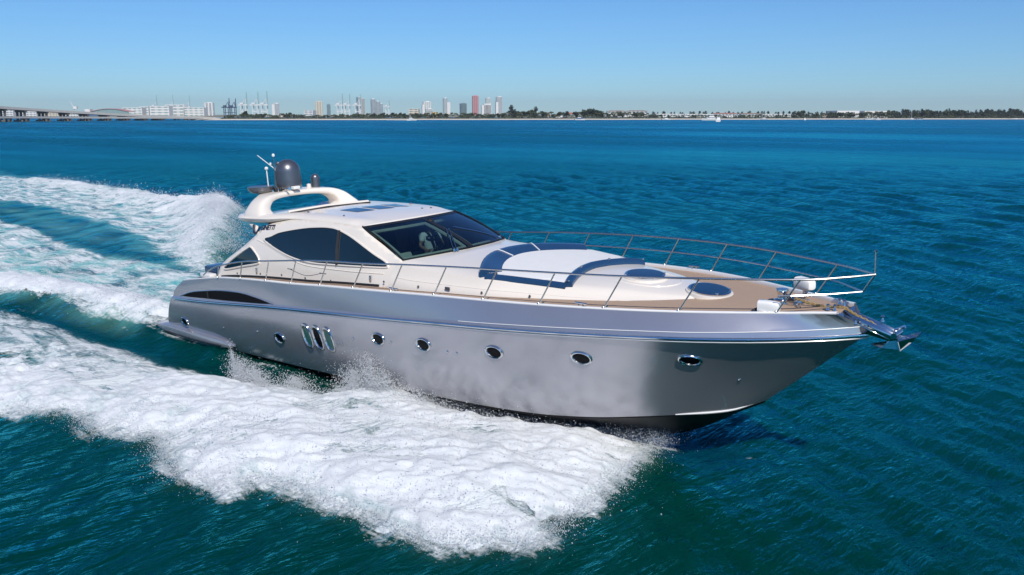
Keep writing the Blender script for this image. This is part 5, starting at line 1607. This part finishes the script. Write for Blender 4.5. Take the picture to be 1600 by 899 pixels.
for a, b, yt, D, rf_, lab in ((948, 978, 173.4, 1420, ROOFB, 'left half of the pale resort terrace with brown roof edges'), (979, 1011, 173.2, 1425, ROOFB, 'right half of the pale resort terrace with brown roof edges'),
    (1024, 1066, 177.0, 1330, None, 'long low white wall like building left of the white yachts'), (1068, 1112, 177.2, 1330, None, 'long low white building behind the white yachts'), (1114, 1152, 176.8, 1330, ROOFR, 'low white terrace with red roof right of the big stern on yacht'), (1156, 1186, 177.0, 1335, ROOFB, 'low white terrace behind the small anchored boat'), (1188, 1232, 177.2, 1335, None, 'low white terrace left of the round dark tree')):
    block(a, b, yt, D, WALLW, 'resort_terrace', lab, ybase=185, roof=rf_, d=18, peak=1.2)
block(1300, 1334, 172.2, 1340, WALLW, 'white_block', 'big plain white block with a few dark openings at the right of the island', ybase=185, d=40, win=False)
block(1342, 1381, 172.6, 1340, WALLW, 'white_block', 'second big white block with slanting end, further right', ybase=185, d=40, win=False)
for o_, xs3 in ((bpy.data.objects['white_block'], (-10, 2, 12)), (bpy.data.objects['white_block.001'], (-16, -4, 3, 9))):
    for x in xs3:
        k = MB(); k.box((x, -20.03, 7), (2.2, .2, 2.4)); k.build('window', GLA_D, o_, smooth=False)
    k = MB(); k.box((0, -20.06, 4.4), (30, .2, .5)); k.build('ledge', GLA_G, o_, smooth=False)

# trees: three kinds, a few shapes of each, every tree an object
def leaf(k, c, s, rnd, mi=1):
    a = Vector((rnd.uniform(-1, 1), rnd.uniform(-1, 1), rnd.uniform(-.6, .6))).normalized(); b = a.cross(Vector((rnd.uniform(-1, 1), rnd.uniform(-1, 1), rnd.uniform(-1, 1)))).normalized()
    k.add([c - a * s, c - b * s * .75, c + a * s, c + b * s * .75], [(0, 1, 2, 3)], mi)
def mk_palm(i):
    rnd = random.Random(100 + i); k = MB(); h = 7.4
    lx, ly = rnd.uniform(-.8, .8), rnd.uniform(-.8, .8)
    top = Vector((lx, ly, h))
    k.tube([(0, 0, -.5), (lx * .4, ly * .4, h * .5), top], [.28, .2, .16], 6, mi=0)
    for j in range(22):
        a = j * 2.399 + rnd.random(); el = rnd.uniform(-.3, .9); L = rnd.uniform(2.2, 3.1)
        d = Vector((math.cos(a), math.sin(a), 0)); w = Vector((-d.y, d.x, 0)) * .75
        p1 = top + d * L * .5 + Vector((0, 0, L * .5 * el)); p2 = top + d * L + Vector((0, 0, L * (el * .6 - .55)))
        k.add([top - w * .3, top + w * .3, p1 + w, p1 - w, p2 + w * .3, p2 - w * .3], [(0, 1, 2, 3), (3, 2, 4, 5)], 1)
    return k, LEAF_P
def mk_broad(i):
    rnd = random.Random(200 + i); k = MB(); h = 7.0
    k.tube([(0, 0, -.5), (.2, 0, h * .45)], [.35, .22], 6, mi=0)
    cl = []
    for j in range(9):
        a = rnd.uniform(0, 6.28); r_ = rnd.uniform(.4, 2.6); c = Vector((r_ * math.cos(a), r_ * math.sin(a), h * rnd.uniform(.38, .84)))
        cl.append((c, rnd.uniform(.9, 1.5))); k.tube([(.2, 0, h * .42), c], [.12, .04], 4, mi=0)
    for c, r_ in cl:
        for _ in range(26):
            v = Vector((rnd.gauss(0, 1), rnd.gauss(0, 1), rnd.gauss(0, .8))).normalized() * r_ * rnd.random()**.4
            leaf(k, c + v, rnd.uniform(.5, .95), rnd)
    return k, LEAF_B
def mk_pine(i):
    rnd = random.Random(300 + i); k = MB(); h = 13.0
    k.tube([(0, 0, -.5), (rnd.uniform(-.3, .3), 0, h * .5), (rnd.uniform(-.5, .5), 0, h * .95)], [.4, .24, .07], 6, mi=0)
    for j in range(24):
        t = rnd.uniform(.12, 1.0); a = rnd.uniform(0, 6.28); L = (3.4 * (1 - t) + .7) * rnd.uniform(.6, 1.15)
        c = Vector((L * math.cos(a) * .75, L * math.sin(a) * .75, h * t * .95)); k.tube([(0, 0, h * t * .85), c], [.09, .03], 4, mi=0)
        for _ in range(15):
            v = Vector((rnd.gauss(0, .65), rnd.gauss(0, .65), rnd.gauss(.1, .5)))
            leaf(k, c + v * (1.35 - .4 * t), rnd.uniform(.45, .85), rnd)
    return k, LEAF_C
protos = {}
for nm, fn_, cnt in (('palm_tree', mk_palm, 4), ('broadleaf_tree', mk_broad, 4), ('pine_tree', mk_pine, 5)):
    protos[nm] = []
    for i in range(cnt):
        k, lf = fn_(i); me = bpy.data.meshes.new(nm); me.from_pydata(k.v, [], k.f); me.materials.append(BARK); me.materials.append(lf)
        me.polygons.foreach_set('material_index', k.m); protos[nm].append(me)
def ytop_profile(px): return float(np.interp(px, [340, 380, 400, 440, 480, 520, 560, 640, 700, 760, 785, 800, 812, 835, 850, 880, 920, 945, 1010, 1060, 1110, 1200, 1245, 1290, 1340, 1400, 1440, 1600], [178, 175, 176, 175, 178, 177, 175.0, 174.0, 174.5, 174.5, 174.0, 169, 171, 170, 172, 173, 169.5, 172, 174.5, 176.5, 176.8, 176.6, 174.5, 174, 174, 170.5, 170, 169.5]))
REG = [(340, 470, 'left of the lone cream tower', 'left end trees'), (470, 640, 'in front of the round grey towers', 'trees before the round towers'), (640, 786, 'below the white hotel and pink tower', 'trees below the pink tower'), (786, 950, 'around the tall lone pine and white beach houses', 'trees around beach houses'), (950, 1115, 'in front of the pale resort terrace', 'trees before the resort terrace'), (1115, 1300, 'behind the big stern on yacht and small boats', 'trees behind the anchored boats'), (1300, 1400, 'around the big white blocks', 'trees around the white blocks'), (1400, 1640, 'at the right end of the beach', 'trees at the right end')]
KIND = {'palm_tree': 'small palm tree', 'broadleaf_tree': 'dark bushy tree', 'pine_tree': 'tall feathery pine'}
H0 = {'palm_tree': 9.2, 'broadleaf_tree': 6.9, 'pine_tree': 13.2}
def plant(kind, px, D, h, label=None):
    me = random.choice(protos[kind]); o = bpy.data.objects.new(kind, me); COL.objects.link(o)
    o.location = at(px, D, 1.2); s = h / H0[kind]; o.scale = (s * random.uniform(.9, 1.25), s * random.uniform(.9, 1.25), s); o.rotation_euler = (0, 0, random.uniform(0, 6.28))
    for a, b, where, grp in REG:
        if a <= px < b:
            setp(o, label or (KIND[kind] + ' on the far shore ' + where), 'tree', None if label else KIND[kind].split()[-1] + 's, ' + grp); break
px = 352.0
while px < 1625:
    D = shoreD(px) + 28 + random.uniform(0, 60)
    h = max(2.5, hgt(184.6 - ytop_profile(px), D) * random.uniform(.62, 1.02))
    r_ = random.random()
    if px > 1385: kind = 'pine_tree' if r_ < .68 else 'broadleaf_tree'
    elif px > 1115: kind = 'palm_tree' if r_ < .3 else 'broadleaf_tree' if r_ < .85 else 'pine_tree'
    else: kind = 'palm_tree' if r_ < .6 else 'broadleaf_tree'
    if px > 1020 and px < 1240: h *= .8
    plant(kind, px, D, h)
    px += random.uniform(1.5, 3.6) if px < 1020 or px > 1300 else random.uniform(2.4, 5)
for px in range(1020, 1300, 7):                                               # the darker row behind the white terraces
    plant('pine_tree', px + random.uniform(-3, 3), 1400, hgt(185 - random.uniform(173.6, 175.8), 1400))
for px_, yt, kd, lab in ((799, 162.8, 'pine_tree', 'very tall lone dark pine with a bare trunk, right of the grey tower'), (804, 169, 'pine_tree', 'lower dark pine leaning on the tall lone pine'), (837, 165.5, 'pine_tree', 'second tall dark pine, above the beach pavilions'), (832, 170, 'broadleaf_tree', 'bushy tree at the foot of the second tall pine'),
    (926, 167.5, 'broadleaf_tree', 'big dark spreading tree left of the pale resort terrace'), (914, 170, 'broadleaf_tree', 'dark spreading tree left of the biggest one by the terrace'), (934, 169.5, 'broadleaf_tree', 'dark spreading tree touching the pale resort terrace'), (1252, 170.5, 'broadleaf_tree', 'round dark tree alone above the low terraces at the right'), (381, 171.5, 'broadleaf_tree', 'rounded tree in front of the white crane beside the navy cranes'), (452, 173.5, 'broadleaf_tree', 'rounded tree at the left of the island below the small tower'),
    (1410, 169.3, 'pine_tree', 'broad dark pine just right of the second white block'), (1440, 169.2, 'pine_tree', 'dark pine right behind the sailboat at the right'), (1482, 169.0, 'pine_tree', 'pointed dark pine standing clear of its neighbours'), (1577, 168.8, 'pine_tree', 'large dark pine at the right edge reaching the water')):
    plant(kd, px_, shoreD(px_) + (45 if px_ < 1570 else 12), hgt(184.6 - yt, shoreD(px_) + 45), lab)
# low scrub along the back of the beach
k = MB(); rnd = random.Random(5)
for _ in range(22000):
    px = rnd.uniform(345, 1660); D = shoreD(px) + wob(px) + rnd.uniform(20, 40)
    hmax = 3.4 + 1.5 * math.sin(px * .07) + 1.3 * math.sin(px * .19 + 2)
    leaf(k, at(px, D, 1.1 + rnd.random()**1.3 * max(.6, hmax)), rnd.uniform(.4, .9), rnd, 0)
o = k.build('shore_scrub', LEAF_B, smooth=False, fix=False); setp(o, 'low dark scrub along the back of the beach', 'scrub', kind='stuff')

# boats at anchor and under way
HULLW = mat('boat_white', (0.80, 0.80, 0.79), .3, 0, var=.03, vscale=.3)
def boat_hull(k, L, B, H, mi=0):
    st_ = []
    for t in np.linspace(0, 1, 12):
        x = L * (t - .5); b = B / 2 * (1 - max(0, (t - .45) / .55)**2.2); sh = H * (1 + .35 * t * t)
        st_.append([(x, -b, sh), (x, -b * .86, .15), (x + (0 if t < .9 else -.3), 0, -.4), (x, b * .86, .15), (x, b, sh)])
    k.grid(st_, mi); k.add(st_[0], [tuple(range(5))], mi)
    k.grid([[r_[0] for r_ in st_], [r_[4] for r_ in st_]], mi)
def motor_boat(label, px, y, L, rz, fly=True, dark=False):
    D = 1383.2 * 1.038 * 6.674 / (y - 179.0)
    root = empty('motor_boat', label, 'boat', at(px, D)); root.rotation_euler = (0, 0, FACE_A + R(rz))
    B = L * .3; H = L * .1
    k = MB(); boat_hull(k, L, B, H); k.build('hull', HULLW, root)
    k = MB(); k.box((-L * .02, 0, H * 1.1 + L * .045), (L * .5, B * .76, L * .09), bevel=L * .015); cb = k.build('cabin', BLUEP if dark else HULLW, root)
    k = MB(); k.box((-L * .02, 0, H * 1.1 + L * .055), (L * .44, B * .79, L * .035)); k.build('windows', GLA_D, cb)
    if fly:
        k = MB(); k.box((-L * .06, 0, H * 1.1 + L * .12), (L * .3, B * .6, L * .06), bevel=L * .012); k.build('flybridge', HULLW, root)
        k = MB(); k.box((-L * .08, 0, H * 1.1 + L * .23), (L * .26, B * .62, L * .018)); k.build('hardtop', GLA_D if dark else HULLW, root)
        k = MB()
        for sx in (-.17, .02):
            for sy in (-.24, .24): k.tube([(L * sx, B * sy, H * 1.1 + L * .14), (L * sx, B * sy, H * 1.1 + L * .23)], L * .007, 5)
        k.build('hardtop_posts', HULLW, root)
    return root
motor_boat('white motor boat with dark blue cabin anchored off the white beach houses', 906, 188, 13, 12, dark=True)
motor_boat('long low white motor yacht pointing left, beside the big stern on yacht', 1110, 188.5, 19, 176)
motor_boat('big white motor yacht seen from the stern off the low terraces', 1122.5, 190.5, 15, 75)
motor_boat('small white motor boat anchored off the low terraces', 1193, 187.3, 9, 170)
motor_boat('small cabin boat seen end on below the round dark tree', 1257, 188, 8.5, 80)
motor_boat('low grey white boat at the beach left of the white blocks', 1282, 186.6, 7, 0, fly=False)
motor_boat('white boat anchored in front of the second white block', 1356, 187.4, 9, 5, fly=False)
motor_boat('white cabin boat right of the second white block', 1372, 187.8, 9, 20)
motor_boat('tiny white boat off the right end of the beach', 1586, 186.6, 7, 0, fly=False)
motor_boat('small white boat at the beach below the white hotel', 687, 186.9, 9, 0, fly=False)
motor_boat('flat white boat at the beach below the pink tower', 731, 187.0, 11, 0, fly=False)
motor_boat('tiny white boat close under the white beach houses', 1109 - 1, 186.6, 6, 10, fly=False) if False else None
sb = motor_boat('white and red speedboat trailing foam in front of the palm row', 643, 188.6, 11, 8)
D_ = 1383.2 * 1.038 * 6.674 / (188.6 - 179.0)
k = MB(); rnd = random.Random(9)
for i in range(260):
    t = rnd.random(); k.box(at(640 - 34 * t, D_ + rnd.uniform(-2, 2) * (1 + 2 * t), .1), (2.2, .9, .25 * (1.2 - t)), rot=FACE)
setp(k.build('speedboat_wake', FOAM, smooth=False, fix=False), 'thin white wake behind the far speedboat', 'wake', kind='stuff')
def sailboat(label, px, y, L, ytop, rz):
    D = 1383.2 * 1.038 * 6.674 / (y - 179.0)
    root = empty('sailboat', label, 'sailboat', at(px, D)); root.rotation_euler = (0, 0, FACE_A + R(rz))
    k = MB(); boat_hull(k, L, L * .27, L * .09); k.build('hull', HULLW, root)
    k = MB(); k.box((L * .0, 0, L * .13), (L * .36, L * .15, L * .07), bevel=L * .01); k.build('cabin', HULLW, root)
    h = hgt(y - ytop, D)
    k = MB(); k.tube([(L * .08, 0, 0), (L * .08, 0, h)], [.16, .10], 6); k.build('mast', WALLW, root)
    k = MB(); k.tube([(L * .08, 0, L * .2), (-L * .32, 0, L * .2)], .14, 6); k.build('boom', BLUEP, root)
    k = MB(); k.tube([(L * .08, 0, h), (L * .48, 0, L * .11)], .05, 4); k.build('forestay', WALLW, root)
sailboat('white sailboat with a bare mast anchored left of the white yachts', 1041, 187.6, 12, 173.5, 10)
sailboat('small sailboat with a bare mast off the pines at the right', 1425, 187.3, 9.5, 173, 170)
sailboat('small white sailboat with a bare mast in front of the second white block', 1362, 187.2, 8, 176, 20)
sailboat('little sailboat with a bare mast among the boats by the low terraces', 1189, 187.0, 8, 177, 0)

# ------------------------------------------------------------------ the air between here and the city
hz = MB(); hz.box((CAM.x + FH.x * 4300, CAM.y + FH.y * 4300, 72), (9400, 9400, 146.0), rot=FACE)
hzm = bpy.data.materials.new('haze_air'); hzm.use_nodes = True
nt = hzm.node_tree; nt.nodes.remove(nt.nodes['Principled BSDF'])
pv = node(nt, 'ShaderNodeVolumePrincipled', Density=0.000075, Anisotropy=0.2)
pv.inputs['Color'].default_value = (0.90, 0.96, 1.0, 1)
nt.links.new(pv.outputs[0], nt.nodes['Material Output'].inputs['Volume'])
setp(hz.build('haze', hzm, smooth=False), 'thin pale haze over the bay', 'haze', kind='stuff')
